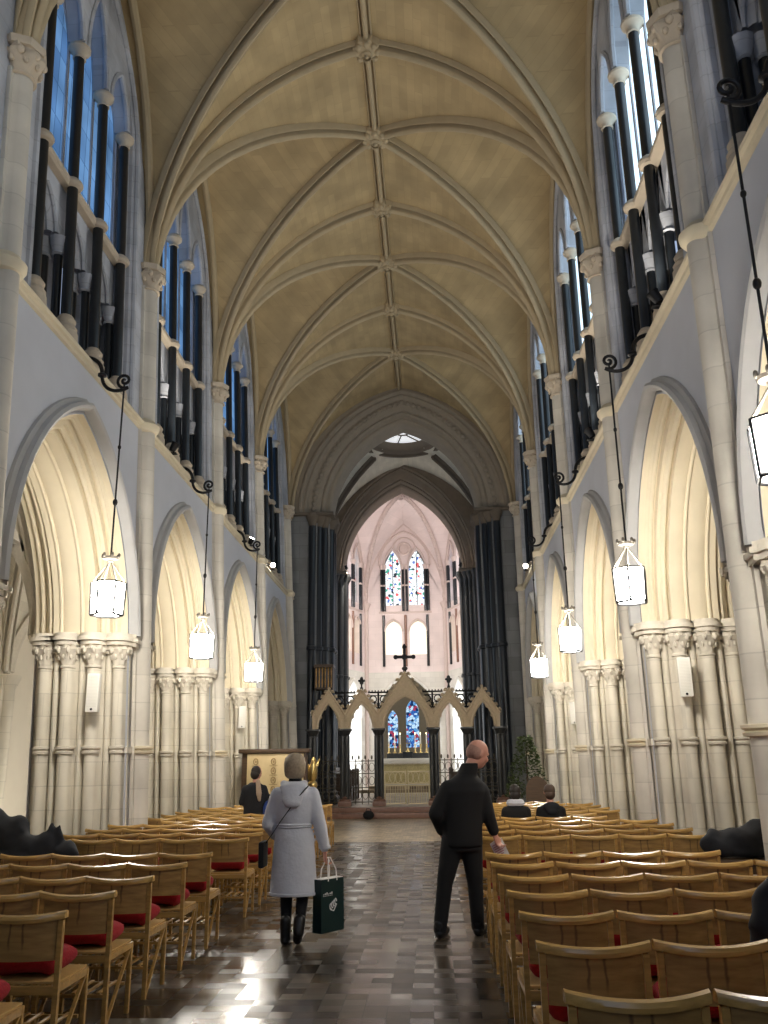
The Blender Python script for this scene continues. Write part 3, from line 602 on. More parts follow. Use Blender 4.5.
# ---- high vault
def pv(x, a, spr=SPR, ridge=RIDGE):
    rise = ridge - spr; R = (a * a + rise * rise) / (2 * a); x = min(abs(x), a)
    return spr + math.sqrt(max(0, R * R - (x + R - a) ** 2))
RIBP = [(-.155, .05), (-.155, -.10), (-.14, -.125), (-.118, -.12), (-.11, -.02), (-.05, -.02), (-.045, -.13), (-.062, -.17), (-.062, -.20), (-.03, -.245), (0, -.26), (.03, -.245), (.062, -.20), (.062, -.17), (.045, -.13), (.05, -.02), (.11, -.02), (.118, -.12), (.14, -.125), (.155, -.10), (.155, .05)]
RIBP = [(w * .80, n * .92) for w, n in RIBP]
def vault(parent, x0, x1, y0, y1, spr, ridge, webm, ribm, trans=True, hole=None, dz=.0):
    cx = (x0 + x1) / 2; a = (x1 - x0) / 2; P = (y1 - y0) / 2; cy = (y0 + y1) / 2; N = 14
    sv = [math.sin(PI / 2 * i / N) for i in range(N + 1)]; cs = [-v for v in reversed(sv)] + sv[1:]
    m = MB()
    def zz(u, v): return pv(a * min(abs(u), abs(v)) if False else a * min(abs(u), abs(v)), a, spr, ridge)
    # crown cells follow x, lateral cells follow y: the higher surface of the two
    n = len(cs); idx = {}
    for i, u in enumerate(cs):
        for j, v in enumerate(cs):
            idx[i, j] = len(m.v); m.v.append((cx + a * u, cy + P * v, zz(u, v) + dz))
    for i in range(n - 1):
        for j in range(n - 1):
            um, vm = (cs[i] + cs[i + 1]) / 2, (cs[j] + cs[j + 1]) / 2
            if hole and math.hypot(a * um, P * vm) < hole: continue
            q = (idx[i, j], idx[i + 1, j], idx[i + 1, j + 1], idx[i, j + 1])
            if (um > 0) == (vm > 0): m.f += [(q[0], q[1], q[2]), (q[0], q[2], q[3])]
            else: m.f += [(q[0], q[1], q[3]), (q[1], q[2], q[3])]
    # skirt carrying the web back over the wall heads
    for sgn, X in ((-1, x0), (1, x1)):
        m.strip([[(X, cy + P * v, pv(a * abs(v), a, spr, ridge) + dz) for v in cs], [(X + sgn * .55, cy + P * v, pv(a * abs(v), a, spr, ridge) + dz) for v in cs]])
    m.obj('vault_web', webm, parent)
    for sx in (-1, 1):
        for sy in (-1, 1):
            pts = [(cx + sx * a * u, cy + sy * P * u, pv(a * u, a, spr, ridge) + dz) for u in reversed(sv)]
            if hole: pts = [p for p in pts if math.hypot(p[0] - cx, p[1] - cy) > hole - .1]
            lat = (-sy * P, sx * a, 0); r = MB().sweep(pts, [(w, -n if False else n) for w, n in RIBP], lat, None)
            # keep the moulding below the web
            r.obj('diagonal_rib', ribm, parent)
        wr = [(cx + sx * (a - .05), cy + P * v, pv(a * abs(v), a, spr, ridge) - .05) for v in cs]
        MB().tube(wr, .075, 8).obj('wall_rib', ribm, parent)
    return cx, a
def rib_sweep(pts, lat):
    """sweep with n measured along the outward normal of the arch"""
    return MB().sweep(pts, RIBP, lat)
ceil = struct(empty('ceiling', (0, 0, 0)))
VX0, VX1 = -4.12, 3.96
_sw = MB.sweep
def sweep_fixed(s, pts, prof, lateral, up=None, closed=True):
    pts = [Vector(p) for p in pts]; lat = Vector(lateral).normalized(); rows = []
    for i, p in enumerate(pts):
        t = (pts[min(i + 1, len(pts) - 1)] - pts[max(i - 1, 0)]).normalized()
        n = Vector(up) if up else lat.cross(t).normalized()
        if not up:
            # outward: away from the room; use up or away from the vault's middle
            ref = Vector((p.x * .25, 0, 1.0)) if abs(lat.y) > .1 or True else Vector((0, 0, 1))
            if n.dot(ref) < 0: n = -n
        rows.append([p + lat * w + n * h for w, h in prof])
    s.strip(rows, closed)
    if closed: s.ngon(rows[0]); s.ngon(rows[-1])
    return s
MB.sweep = sweep_fixed
def boss_mesh(c, r):
    m = MB(); m.lathe([(0, -.30), (r * .25, -.30), (r * .3, -.27), (r * .55, -.25), (r * .95, -.18), (r, -.10), (r * .9, .0)], c, 24, wob=lambda a, t: 1 + .12 * math.sin(8 * a) * (t > .3))
    for k in range(8):
        a = 2 * PI * k / 8; m.ell((c[0] + r * .75 * math.cos(a), c[1] + r * .75 * math.sin(a), c[2] - .22), (r * .24, r * .24, .07), 8, 6)
    m.lathe([(r * .30, -.34), (r * .42, -.30), (r * .34, -.24)], c, 14); m.ell((c[0], c[1], c[2] - .30), (r * .18, r * .18, .06), 8, 6)
    return m
for k in range(0, 7):
    y0, y1 = PY[k], PY[k + 1] if k < 6 else 29.3
    cx, a = vault(ceil, VX0, VX1, y0, y1, SPR, RIDGE, 'web', 'rib')
    boss_mesh((cx, (y0 + y1) / 2, RIDGE), .30).obj('boss', 'rib', ceil)
for k in range(0, 7):
    y = PY[k]; pts = []
    for i in range(41):
        th = -1 + 2 * i / 40; u = math.sin(PI / 2 * th); pts.append((cx + a * u, y, pv(a * u, a)))
    MB().sweep(pts, [(w * 1.05, h * 1.05) for w, h in RIBP], (0, 1, 0)).obj('transverse_rib', 'rib', ceil)
    boss_mesh((cx, y, RIDGE - .03), .27).obj('boss', 'rib', ceil)
MB().sweep([(cx, PY[0] + i * (29.1 - PY[0]) / 20, RIDGE - .01) for i in range(21)], [(w * .95, h * .75) for w, h in RIBP], (1, 0, 0), (0, 0, 1)).obj('ridge_rib', 'rib', ceil)

# ---- aisles: outer walls, vaults, windows
for side, nm in ((-1, 'left'), (1, 'right')):
    X = side * 8.4
    W = struct(empty('wall_%s_aisle' % nm, (X, 0, 0)))
    for k in range(7):
        y = PY[k]; m = MB(); con = arc_pts(AC, .8, 3.9, 1.5, 8, 2.1); h = len(con) // 2
        m.strip([[(0, s + y, z) for s, z in con[:h + 1]], [(0, y, z) for s, z in con[:h + 1]]]); m.strip([[(0, s + y, z) for s, z in con[h:]], [(0, y + BAY, z) for s, z in con[h:]]])
        m.strip([[(0, y, 0), (0, y + BAY, 0)], [(0, y, 2.1), (0, y + BAY, 2.1)]]); m.strip([[(0, y, con[h][1]), (0, y + AC, con[h][1]), (0, y + BAY, con[h][1])], [(0, y, 7.4), (0, y + AC, 7.4), (0, y + BAY, 7.4)]])
        m.strip([[(0, s + y, z) for s, z in con], [(side * .35, s + y, z) for s, z in con]])
        m.obj('wall_panel', 'plaster', W)
        MB().tube([(-side * .02, s + y, z) for s, z in con], .07, 8).obj('window_moulding', 'carved', W)
        MB().box(-.1, .1, y - .25, y + .25, 0, 3.5).lathe([(.15, 0), (.15, 3.2), (.25, 3.45), (.25, 3.5)], (-side * .12, y, 0), 12).obj('respond', 'pier', W)
        wn += 1; w = struct(empty('window_%d' % wn, (X, 0, 0))); MB().ngon([(side * .3, s + y, z) for s, z in con]).obj('pane', 'glassAisle', w, smooth=0)
    A = struct(empty('ceiling_%s_aisle' % nm, (0, 0, 0)))
    xa, xb = (-8.4, -5.45) if side < 0 else (5.58, 8.4)
    for k in range(7): vault(A, xa, xb, PY[k], PY[k + 1], 3.6, 6.6, 'cream', 'carved')
# west end of the nave, behind the camera
W = struct(empty('wall_back', (0, -6.65, 0)))
m = MB(); con = arc_pts(0, 2.6, 9.6, 3.2, 10, 4.0); h = len(con) // 2
m.strip([[(s, 0, z) for s, z in con[:h + 1]], [(-9.5, 0, z) for s, z in con[:h + 1]]]).strip([[(s, 0, z) for s, z in con[h:]], [(9.5, 0, z) for s, z in con[h:]]])
m.strip([[(-9.5, 0, -.3), (9.5, 0, -.3)], [(-9.5, 0, 4), (9.5, 0, 4)]]).strip([[(-9.5, 0, con[h][1]), (0, 0, con[h][1]), (9.5, 0, con[h][1])], [(-9.5, 0, 16.5), (0, 0, 16.5), (9.5, 0, 16.5)]]).strip([[(s, 0, z) for s, z in con], [(s, -.3, z) for s, z in con]])
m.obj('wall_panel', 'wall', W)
wn += 1; w = struct(empty('window_%d' % wn, (0, -6.9, 0))); MB().ngon([(s, 0, z) for s, z in con]).obj('pane', 'glassW', w, smooth=0)
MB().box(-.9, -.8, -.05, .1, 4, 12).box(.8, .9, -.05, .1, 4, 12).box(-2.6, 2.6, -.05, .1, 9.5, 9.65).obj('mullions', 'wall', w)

# ------------------------------------------------------------------ crossing
def arch_wall(name, parent, y, cx, xo0, xo1, bo, zs, ro, bi, ri, ztop, face_m, depth, soff_m, orders, dog=False):
    """thick wall with a moulded arch; bo/ro outer order, bi/ri inner opening"""
    n = 18; con = arc_pts(cx, bo, zs, ro, n); h = len(con) // 2; m = MB(); zc = con[h][1]
    for yy in (y, y + depth):
        m.strip([[(s, yy, z) for s, z in con[:h + 1]], [(xo0, yy, z) for s, z in con[:h + 1]]]); m.strip([[(s, yy, z) for s, z in con[h:]], [(xo1, yy, z) for s, z in con[h:]]])
        m.strip([[(xo0, yy, zc), (cx, yy, zc), (xo1, yy, zc)], [(xo0, yy, ztop), (cx, yy, ztop), (xo1, yy, ztop)]])
    m.obj(name, face_m, parent); rows = []
    for t, dy in orders:
        b = bo + (bi - bo) * t; r = ro + (ri - ro) * t; rows.append([(s, y + dy, z) for s, z in arc_pts(cx, b, zs, r, n)])
    k = len(rows) - 4
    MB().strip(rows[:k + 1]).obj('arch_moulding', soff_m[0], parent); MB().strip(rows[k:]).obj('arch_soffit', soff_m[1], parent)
cw = struct(empty('wall_crossing', (0, 29.3, 0)))
ORD1 = [(0, 0), (.04, -.06), (.10, -.07), (.14, .0), (.16, .05), (.22, .02), (.27, .05), (.30, .13), (.34, .16), (.62, .17), (.66, .20), (.68, .28), (.73, .25), (.79, .29), (.82, .40), (.84, .44), (.90, .43), (.96, .47), (1.0, .55), (1.0, 1.5), (.8, 1.52), (.3, 1.54), (.3, 1.7)]
def cross_arch(y, cx, bo, bi, ro, ri, fm, sm, sc=1):
    p = cw
    o = [(t, d) for t, d in ORD1]
    n0 = len(cw.children)
    con_y = y - 29.3
    arch_wall('arch_wall', p, con_y, cx, -9.5, 9.5, bo, 10.15, ro, bi, ri, 17.0, fm, 1.7, sm, o)
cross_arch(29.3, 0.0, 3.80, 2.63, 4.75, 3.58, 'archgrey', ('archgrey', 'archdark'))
# leaf ornament running round the flat band of the arch
m = MB(); pr = arc_pts(0, 3.80 + (2.63 - 3.80) * .48, 10.15, 4.85 + (3.62 - 4.85) * .48, 26)
for i, (s, z) in enumerate(pr):
    m.ell((s, .14, z), (.10, .06, .10), 8, 6); 
    if i + 1 < len(pr): m.ell(((s + pr[i + 1][0]) / 2, .15, (z + pr[i + 1][1]) / 2), (.05, .05, .05), 6, 5)
m.obj('leaf_ornament', 'archgrey', cw)
cross_arch(39.0, -.38, 3.45, 2.80, 5.25, 4.2, 'archbrown', ('archbrown', 'archbrown'))
def resp(x_in, x_out, y0, cx, m1='grey', m2='marble'):
    """half-pier: flat grey stone outside, dark marble shafts towards the opening"""
    sg = 1 if x_out > x_in else -1
    w = abs(x_out - x_in); b = MB()
    b.box(min(x_in + sg * .45, x_out), max(x_in + sg * .45, x_out), y0, y0 + 1.7, -.2, 10.15); b.box(min(x_in + sg * .05, x_in + sg * .45), max(x_in + sg * .05, x_in + sg * .45), y0 + .35, y0 + 1.5, -.2, 10.15)
    b.obj('crossing_pier', m1, cw, (0, -29.3, 0))
    for px, py, r in ((x_in + sg * .62, y0 - .02, .13), (x_in + sg * .42, y0 + .16, .14), (x_in + sg * .24, y0 + .34, .14), (x_in + sg * .06, y0 + .62, .17), (x_in + sg * .06, y0 + 1.15, .17)):
        s = MB().lathe([(r, .3), (r, 5.3)], (px, py, 0), 14).lathe([(r, 5.3), (r * 1.35, 5.33), (r * 1.35, 5.43), (r, 5.46)], (px, py, 0), 14).lathe([(r, 5.46), (r, 9.75)], (px, py, 0), 14).obj('marble_shaft', m2, cw, (0, -29.3, 0))
        MB().lathe([(r, 9.7), (r * 1.1, 9.8), (r * 1.7, 10.0), (r * 1.8, 10.02), (r * 1.8, 10.14), (0, 10.15)], (px, py, 0), 14).obj('shaft_capital', 'archdark' if m2 == 'marble' else m2, s)
        MB().lathe([(0, 0), (r * 1.8, .0), (r * 1.8, .25), (r * 1.3, .32), (r * 1.4, .4), (r, .45)], (px, py, .28), 14).obj('shaft_base', m2, s)
    ab = MB(); ab.box(min(x_in - sg * .14, x_out), max(x_in - sg * .14, x_out), y0 - .2, y0 + 1.7, 10.08, 10.17); ab.obj('abacus', 'archdark', cw, (0, -29.3, 0))
resp(-2.63, -4.2, 29.3, 0); resp(2.63, 4.2, 29.3, 0)
resp(-3.11, -4.4, 39.0, 0, 'grey', 'screenmarble'); resp(2.35, 4.2, 39.0, 0, 'grey', 'screenmarble')
# walls closing the nave's end beside the arch (aisle ends)
MB().box(-9.5, -4.1, 0.05, .45, -.2, 10.2).box(4.1, 9.5, 0.05, .45, -.2, 10.2).obj('aisle_end_wall', 'grey', cw)
# transepts
for side, nm in ((-1, 'left'), (1, 'right')):
    W = struct(empty('wall_%s_transept' % nm, (side * 9.3, 35, 0)))
    MB().box(-.2, .2, -4.1, 4.1, -.2, 17).obj('wall_panel', 'grey', W)
    for yy in (-1.6, 1.6):
        wn += 1; w = struct(empty('window_%d' % wn, (side * 9.05, 35 + yy, 0))); MB().ngon([(0, s, z) for s, z in arc_pts(0, .8, 9, 1.8, 8, 4.5)]).obj('pane', 'glassTrans', w, smooth=0)
        MB().box(-.04, .04, -.03, .03, 4.5, 10.5).obj('mullion', 'grey', w)
cv = struct(empty('ceiling_crossing', (0, 0, 0)))
vault(cv, -4.2, 3.9, 31.0, 39.0, 10.2, 15.3, 'cream', 'archdark', hole=1.45)
m = MB(); OC = (-.15, 35.0, 15.0)
m.lathe([(1.25, .45), (1.25, .08), (1.32, -.02), (1.42, -.08), (1.52, -.05), (1.56, .02), (1.66, .02), (1.72, -.10), (1.85, -.10), (1.92, .0), (1.95, .25)], OC, 40); m.obj('oculus_ring', 'archdark', cv)
oc = MB().lathe([(0, .4), (1.26, .4)], OC, 32); wn += 1
w = struct(empty('window_%d' % wn, (0, 0, 0))); oc.obj('pane', mat('oculus_panel', (.8, .8, .76), .7, em=(.95, .97, 1.0), es=.55), w)
m = MB()
for k in range(8):
    a = 2 * PI * k / 8 + .2; m.tube([(OC[0] + .25 * math.cos(a), OC[1] + .25 * math.sin(a), OC[2] + .37), (OC[0] + 1.25 * math.cos(a), OC[1] + 1.25 * math.sin(a), OC[2] + .37)], .03, 6)
m.tube([(OC[0] + .25 * math.cos(2 * PI * i / 16), OC[1] + .25 * math.sin(2 * PI * i / 16), OC[2] + .37) for i in range(17)], .03, 6); m.obj('tracery', 'archdark', w)
# closed roof over the transepts
for x0, x1, nm in ((-9.5, -4.5, 'left'), (4.3, 9.5, 'right')): struct(MB().box(x0, x1, 31, 39, 15.5, 15.9).obj('ceiling_%s_transept' % nm, 'cream'))

# ------------------------------------------------------------------ choir and apse
AX = -.52
apse = struct(empty('wall_apse', (0, 0, 0)))
PTS = [(AX - 3.35, 40.7), (AX - 3.35, 43.6), (AX - 2.2, 47.0), (AX + 2.2, 47.0), (AX + 3.35, 43.6), (AX + 3.35, 40.7)]
AZS = 10.05
BOSS = Vector((AX, 43.0, 15.1))
def side_frame(i):
    a, b = Vector((*PTS[i], 0)), Vector((*PTS[i + 1], 0)); t = (b - a); L = t.length; t.normalize(); n = Vector((t.y, -t.x, 0))
    if n.dot(Vector((AX, 42, 0)) - a) < 0: n = -n
    return a, t, n, L
def panel(mb, F):
    a, t, n, L = F; return mb.mapv(lambda s, d, z: tuple(a + t * s + n * (-d) + Vector((0, 0, z))))
def hole_wall(m, s0, s1, z0, z1, holes, d=0, t=.35):
    """wall strip with arched holes side by side; holes (c, b, zbot, zspr, rise)"""
    xs = s0
    for i, (c, b, zb, zs, r) in enumerate(holes):
        xe = (c + holes[i + 1][0]) / 2 if i + 1 < len(holes) else s1
        con = arc_pts(c, b, zs, r, 8, zb); h = len(con) // 2; zc = con[h][1]
        m.strip([[(s, d, z) for s, z in con[:h + 1]], [(xs, d, z) for s, z in con[:h + 1]]]); m.strip([[(s, d, z) for s, z in con[h:]], [(xe, d, z) for s, z in con[h:]]])
        m.strip([[(xs, d, zc), (c, d, zc), (xe, d, zc)], [(xs, d, z1), (c, d, z1), (xe, d, z1)]])
        if zb > z0: m.strip([[(xs, d, z0), (c - b, d, z0), (c + b, d, z0), (xe, d, z0)], [(xs, d, zb), (c - b, d, zb), (c + b, d, zb), (xe, d, zb)]])
        m.strip([[(s, d, z) for s, z in con], [(s, d + t, z) for s, z in con]]); 
        if zb > z0: m.strip([[(c - b, d, zb), (c + b, d, zb)], [(c - b, d + t, zb), (c + b, d + t, zb)]])
        xs = xe
    return m
for i in range(5):
    F = side_frame(i); L = F[3]; c = L / 2; wide = L > 4; hw = .67 if wide else .58
    if i in (0, 4):
        panel(hole_wall(MB(), 0, L, 0, 6.3, [(c, 1.0, .9, 3.9, 1.7)], 0, .6), F).obj('lower_wall', 'white', apse)
        wn += 1; w = struct(empty('window_%d' % wn, (0, 0, 0))); panel(MB().ngon([(s, .55, z) for s, z in arc_pts(c, 1.02, 3.9, 1.7, 8, .88)]), F).obj('pane', 'glassClear', w, smooth=0)
        panel(MB().box(c - .04, c + .04, .48, .53, .9, 5.5).box(c - 1, c + 1, .48, .53, 3.4, 3.48), F).obj('mullion', 'white', w)
        panel(MB().strip([[(0, 0, z), (L, 0, z)] for z in (6.3, AZS)]), F).obj('upper_wall', 'pink', apse)
    else:
        bl = 1.7 if wide else 1.15
        panel(hole_wall(MB(), 0, L, 0, 6.3, [(c, bl, 0.0, 3.7 if wide else 3.9, 2.45 if wide else 1.9)], 0, .8), F).obj('lower_wall', 'white', apse)
        con = arc_pts(c, bl, 3.7 if wide else 3.9, 2.45 if wide else 1.9, 12)
        pass
        panel(MB().tube([(s, -.03, z) for s, z in con], .09, 8), F).obj('lower_arch_roll', 'white', apse)
        m = hole_wall(MB(), 0, L, 6.3 if not wide else 6.3, 9.55, [(c - hw, .46, 7.25, 8.5, .62), (c + hw, .46, 7.25, 8.5, .62)], 0, .5)
        panel(m, F).obj('triforium_wall', 'pink', apse)
        m = hole_wall(MB(), 0, L, 9.55, AZS + .02 + 4.6, [(c - hw, .44, 9.95, 12.0, 1.1), (c + hw, .44, 9.95, 12.0, 1.1)], 0, .3)
        # trim the head of this wall to the arch of its bay
        b = L / 2; R = (b * b + 4.55 ** 2) / (2 * b)
        def clampz(s, d, z):
            x = min(b, abs(s - c)); zl = AZS + math.sqrt(max(0, R * R - (x + R - b) ** 2)); return (s, d, min(z, max(9.55, zl + .05)))
        m.mapv(clampz); panel(m, F).obj('window_wall', 'pink', apse)
        m = MB()
        for u0, u1 in ((0, c - hw - .44), (c - hw + .44, c + hw - .44), (c + hw + .44, L)):
            q = [u0 + (u1 - u0) * k / 8 for k in range(9)]; m.strip([[(u, .004, 9.55) for u in q], [(u, .004, AZS + math.sqrt(max(0, R * R - (min(b, abs(u - c)) + R - b) ** 2)) + .06) for u in q]])
        for lc in (c - hw, c + hw):
            hd = [(u, z) for u, z in arc_pts(lc, .44, 12.0, 1.1, 8)]; m.strip([[(u, .004, z) for u, z in hd], [(u, .004, AZS + math.sqrt(max(0, R * R - (min(b, abs(u - c)) + R - b) ** 2)) + .06) for u, z in hd]])
        panel(m, F).obj('spandrel', 'pink', apse)
        panel(MB().box(c - 2 * hw - .12, c + 2 * hw + .12, -.04, .04, 9.50, 9.60), F).obj('sill_string', 'pinkrib', apse)
        # dark marble colonnettes of the two tiers
        for s, r in ((c - 2 * hw + .05, .07), (c - 2 * hw + .20, .08), (c - .10, .07), (c + .10, .07), (c + 2 * hw - .20, .08), (c + 2 * hw - .05, .07)):
            o = panel(MB().lathe([(r, 9.62), (r, 12.0)], (s, -.05, 0), 10), F).obj('marble_shaft', 'marble', apse)
            panel(MB().lathe([(r, 11.95), (r * 1.2, 12.0), (r * 1.8, 12.15), (r * 1.8, 12.22), (0, 12.22)], (s, -.05, 0), 10).lathe([(r, 11.0), (r * 1.4, 11.03), (r * 1.4, 11.08), (r, 11.1)], (s, -.05, 0), 10), F).obj('shaft_capital', 'pinkrib', o)
        for s in (c - 2 * hw + .14, c, c + 2 * hw - .14):
            panel(MB().lathe([(.07, 6.6), (.07, 9.4)], (s, -.04, 0), 10), F).obj('lower_shaft', 'redmarble' if s == c else 'marble', apse)
        for z, b_, r_ in ((8.5, .50, .68), (12.05, .50, 1.2)):
            for sg in (-1, 1): panel(MB().tube([(s, -.05, zz_) for s, zz_ in arc_pts(c + sg * hw, b_, z, r_, 8)], .05, 6), F).obj('light_moulding', 'pinkrib', apse)
        # blind trefoil arch over the pair, with its medallion
        if wide:
            tre = [(s, -.04, z) for s, z in arc_pts(c, 1.42, 12.2, 1.95, 12)]
            panel(MB().tube(tre, .06, 6).tube([(c + .62 * math.cos(PI * k / 12), -.04, 13.15 + .62 * math.sin(PI * k / 12)) for k in range(13)], .05, 6).tube([(c + .33 * math.cos(PI * k / 12), -.05, 13.15 + .33 * math.sin(PI * k / 12)) for k in range(25)], .07, 6), F).obj('blind_tracery', 'pinkrib', apse)
            panel(MB().strip([[(c + .26 * math.cos(2 * PI * k / 16), -.03, 13.15 + .26 * math.sin(2 * PI * k / 16)) for k in range(17)], [(c, -.07, 13.15)] * 17]), F).obj('medallion', 'pinkrib', apse)
        wn += 1; w = struct(empty('window_%d' % wn, (0, 0, 0)))
        for sg in (-1, 1): panel(MB().ngon([(s, .27, z) for s, z in arc_pts(c + sg * hw, .45, 12.0, 1.1, 8, 9.9)]), F).obj('pane', 'glassE', w, smooth=0)
        panel(MB().box(c - hw - .02, c - hw + .02, .22, .26, 9.9, 12.9).box(c + hw - .02, c + hw + .02, .22, .26, 9.9, 12.9), F).obj('glazing_bar', 'iron', w)
        wn += 1; w = struct(empty('window_%d' % wn, (0, 0, 0)))
        for sg in (-1, 1): panel(MB().ngon([(s, .45, z) for s, z in arc_pts(c + sg * hw, .47, 8.5, .62, 8, 7.2)]), F).obj('pane', 'glassWarm', w, smooth=0)
        panel(MB().box(c - .05, c + .05, .3, .4, 7.2, 8.6), F).obj('mullion', 'pinkrib', w)
        if not wide:
            wn += 1; w = struct(empty('window_%d' % wn, (0, 0, 0)))
            panel(MB().ngon([(s, .78, z) for s, z in arc_pts(c, bl + .02, 3.9, 1.9, 8, .9)]), F).obj('pane', 'glassClear', w, smooth=0)
            panel(MB().box(c - .05, c + .05, .7, .76, .9, 5.7).box(c - bl, c + bl, .7, .76, 3.4, 3.5), F).obj('mullion', 'white', w)
            panel(MB().box(c - bl - .1, c + bl + .1, .3, .9, 0, .95), F).obj('window_sill', 'white', w)
# apse vault: ruled webs between wall arches and the ribs that rise to the boss
av = struct(empty('ceiling_apse', (0, 0, 0))); NA = 12
def rib_curve(p):
    p = Vector((*p, AZS)); d = BOSS - p; hx = Vector((d.x, d.y, 0)); Ln = hx.length; H = d.z; out = []
    for k in range(NA + 1):
        a = PI / 2 * k / NA; out.append(p + hx * (1 - math.cos(a)) + Vector((0, 0, H * math.sin(a))))
    return out
ribs = [rib_curve(p) for p in PTS]
for i in range(5):
    F = side_frame(i); L = F[3]; con = arc_pts(L / 2, L / 2, AZS, 4.55, NA); m = MB(); h = len(con) // 2
    wpt = [F[0] + F[1] * s + Vector((0, 0, z)) for s, z in con]
    for half, rb in ((wpt[:h + 1], ribs[i]), (list(reversed(wpt[h:])), ribs[i + 1])):
        m.strip([[half[k].lerp(rb[k], t / 6) + Vector((0, 0, .25 * math.sin(PI * t / 6) * k / NA)) for t in range(7)] for k in range(NA + 1)])
    m.obj('vault_web', 'pink', av)
    MB().tube(wpt, .07, 6).obj('wall_rib', 'pinkrib', av)
for i, rb in enumerate(ribs):
    m = MB().tube(rb, .12, 8)
    for k in range(NA):
        for t in (.0, .33, .66):
            p = rb[k].lerp(rb[k + 1], t); m.ell(p + (BOSS - Vector((0, 0, 4)) - p).normalized() * .12, (.06, .06, .06), 6, 5)
    m.obj('vault_rib', 'pinkrib', av)
    x, y = PTS[i]; q = Vector((AX, 42.5, 0)) - Vector((x, y, 0)); q.normalize(); x += q.x * .1; y += q.y * .1
    s = MB().lathe([(.13, 0), (.11, .4), (.11, 9.7)], (x, y, 0), 12).obj('wall_shaft', 'pinkrib', apse); MB().lathe([(.11, 9.6), (.14, 9.65), (.12, 9.7), (.24, 9.98), (.25, 10.06), (0, 10.08)], (x, y, 0), 12).obj('shaft_capital', 'pinkrib', s)
boss_mesh(BOSS + Vector((0, 0, .05)), .3).obj('boss', 'pinkrib', av)
MB().tube([BOSS, (AX, 40.75, 15.0)], .1, 8).obj('ridge_rib', 'pinkrib', av)
m = MB(); fr = arc_pts(AX, 3.35, AZS, 5.0, NA); m.strip([[(s, 40.72, z) for s, z in fr], [ribs[0][k] for k in range(NA + 1)] + [ribs[5][k] for k in range(NA - 1, -1, -1)]]); m.obj('vault_web', 'pink', av)
# chapel behind the great arch
lady = struct(empty('wall_lady_chapel', (0, 0, 0)))
hw_ = hole_wall(MB(), -3.4, 3.4, 0, 8.4, [(-1.08, .30, 2.45, 4.0, .6), (0.08, .38, 2.45, 4.5, .7), (1.24, .30, 2.45, 4.0, .6)], 0, .3)
hw_.mapv(lambda s, d, z: (s - .45, 52.0 + d, z)).obj('east_wall', mat('lady_chapel_stone', (.42, .36, .26), .9, noise=.1), lady)
MB().box(-4.0, -3.8, 47.9, 52.2, 0, 8.5).box(2.9, 3.1, 47.9, 52.2, 0, 8.5).box(-4, 3.1, 47.9, 52.2, 8.3, 8.5).obj('side_walls', 'white', lady)
wn += 1; w = struct(empty('window_%d' % wn, (0, 0, 0)))
for c, b, zs, r in ((-1.08, .31, 4.0, .6), (.08, .39, 4.5, .7), (1.24, .31, 4.0, .6)): MB().ngon([(s - .45, 52.25, z) for s, z in arc_pts(c, b, zs, r, 8, 2.4)]).obj('pane', 'glassLady', w, smooth=0)

# ------------------------------------------------------------------ lamps of the building, with added fill floodlights
def area(name, loc, target, size, e, col, parent=None, spread=PI):
    l = bpy.data.lights.new(name, 'AREA'); l.size = size; l.energy = e; l.color = col; l.spread = spread
    o = bpy.data.objects.new(name, l); C.objects.link(o); o.location = loc
    d = (Vector(target) - Vector(loc)).normalized(); o.rotation_euler = d.to_track_quat('-Z', 'Y').to_euler(); return o
def flood(x, y, z, target, label, e, col=(1, .93, .8), size=.22):
    """small floodlight on a yoke"""
    t = tag(empty('floodlight', (x, y, z)), label, 'floodlight', 'floodlights on the ledges')
    d = (Vector(target) - Vector((x, y, z))).normalized(); q = d.to_track_quat('Z', 'Y')
    MB().box(-.06, .06, -.05, .05, 0, .02).box(-.012, .012, -.02, .02, 0, .13).obj('yoke', 'iron', t)
    h = MB().lathe([(0, -.10), (.05, -.10), (.065, -.06), (.075, .05), (.09, .07), (.085, .075), (.07, .06), (.0, .055)], (0, 0, 0), 14).obj('housing', 'iron', t, (0, 0, .15), q.to_euler())
    MB().lathe([(0, .07), (.07, .068)], (0, 0, 0), 14).obj('lens', 'bulb', h)
    p = Vector((x, y, z + .15)) + d * .10
    l = bpy.data.lights.new('flood_beam', 'SPOT'); l.energy = e; l.color = col; l.spot_size = math.radians(140); l.spot_blend = .6; l.shadow_soft_size = .08
    o = bpy.data.objects.new('flood_beam', l); C.objects.link(o); o.parent = t; o.location = p - Vector((x, y, z)); o.rotation_euler = d.to_track_quat('-Z', 'Y').to_euler()
    return t
def bez(p0, p1, p2, p3, n=12):
    return [tuple(((1 - t) ** 3) * Vector(p0) + 3 * t * (1 - t) ** 2 * Vector(p1) + 3 * t * t * (1 - t) * Vector(p2) + t ** 3 * Vector(p3)) for t in [i / n for i in range(n + 1)]]
LZ = 3.49
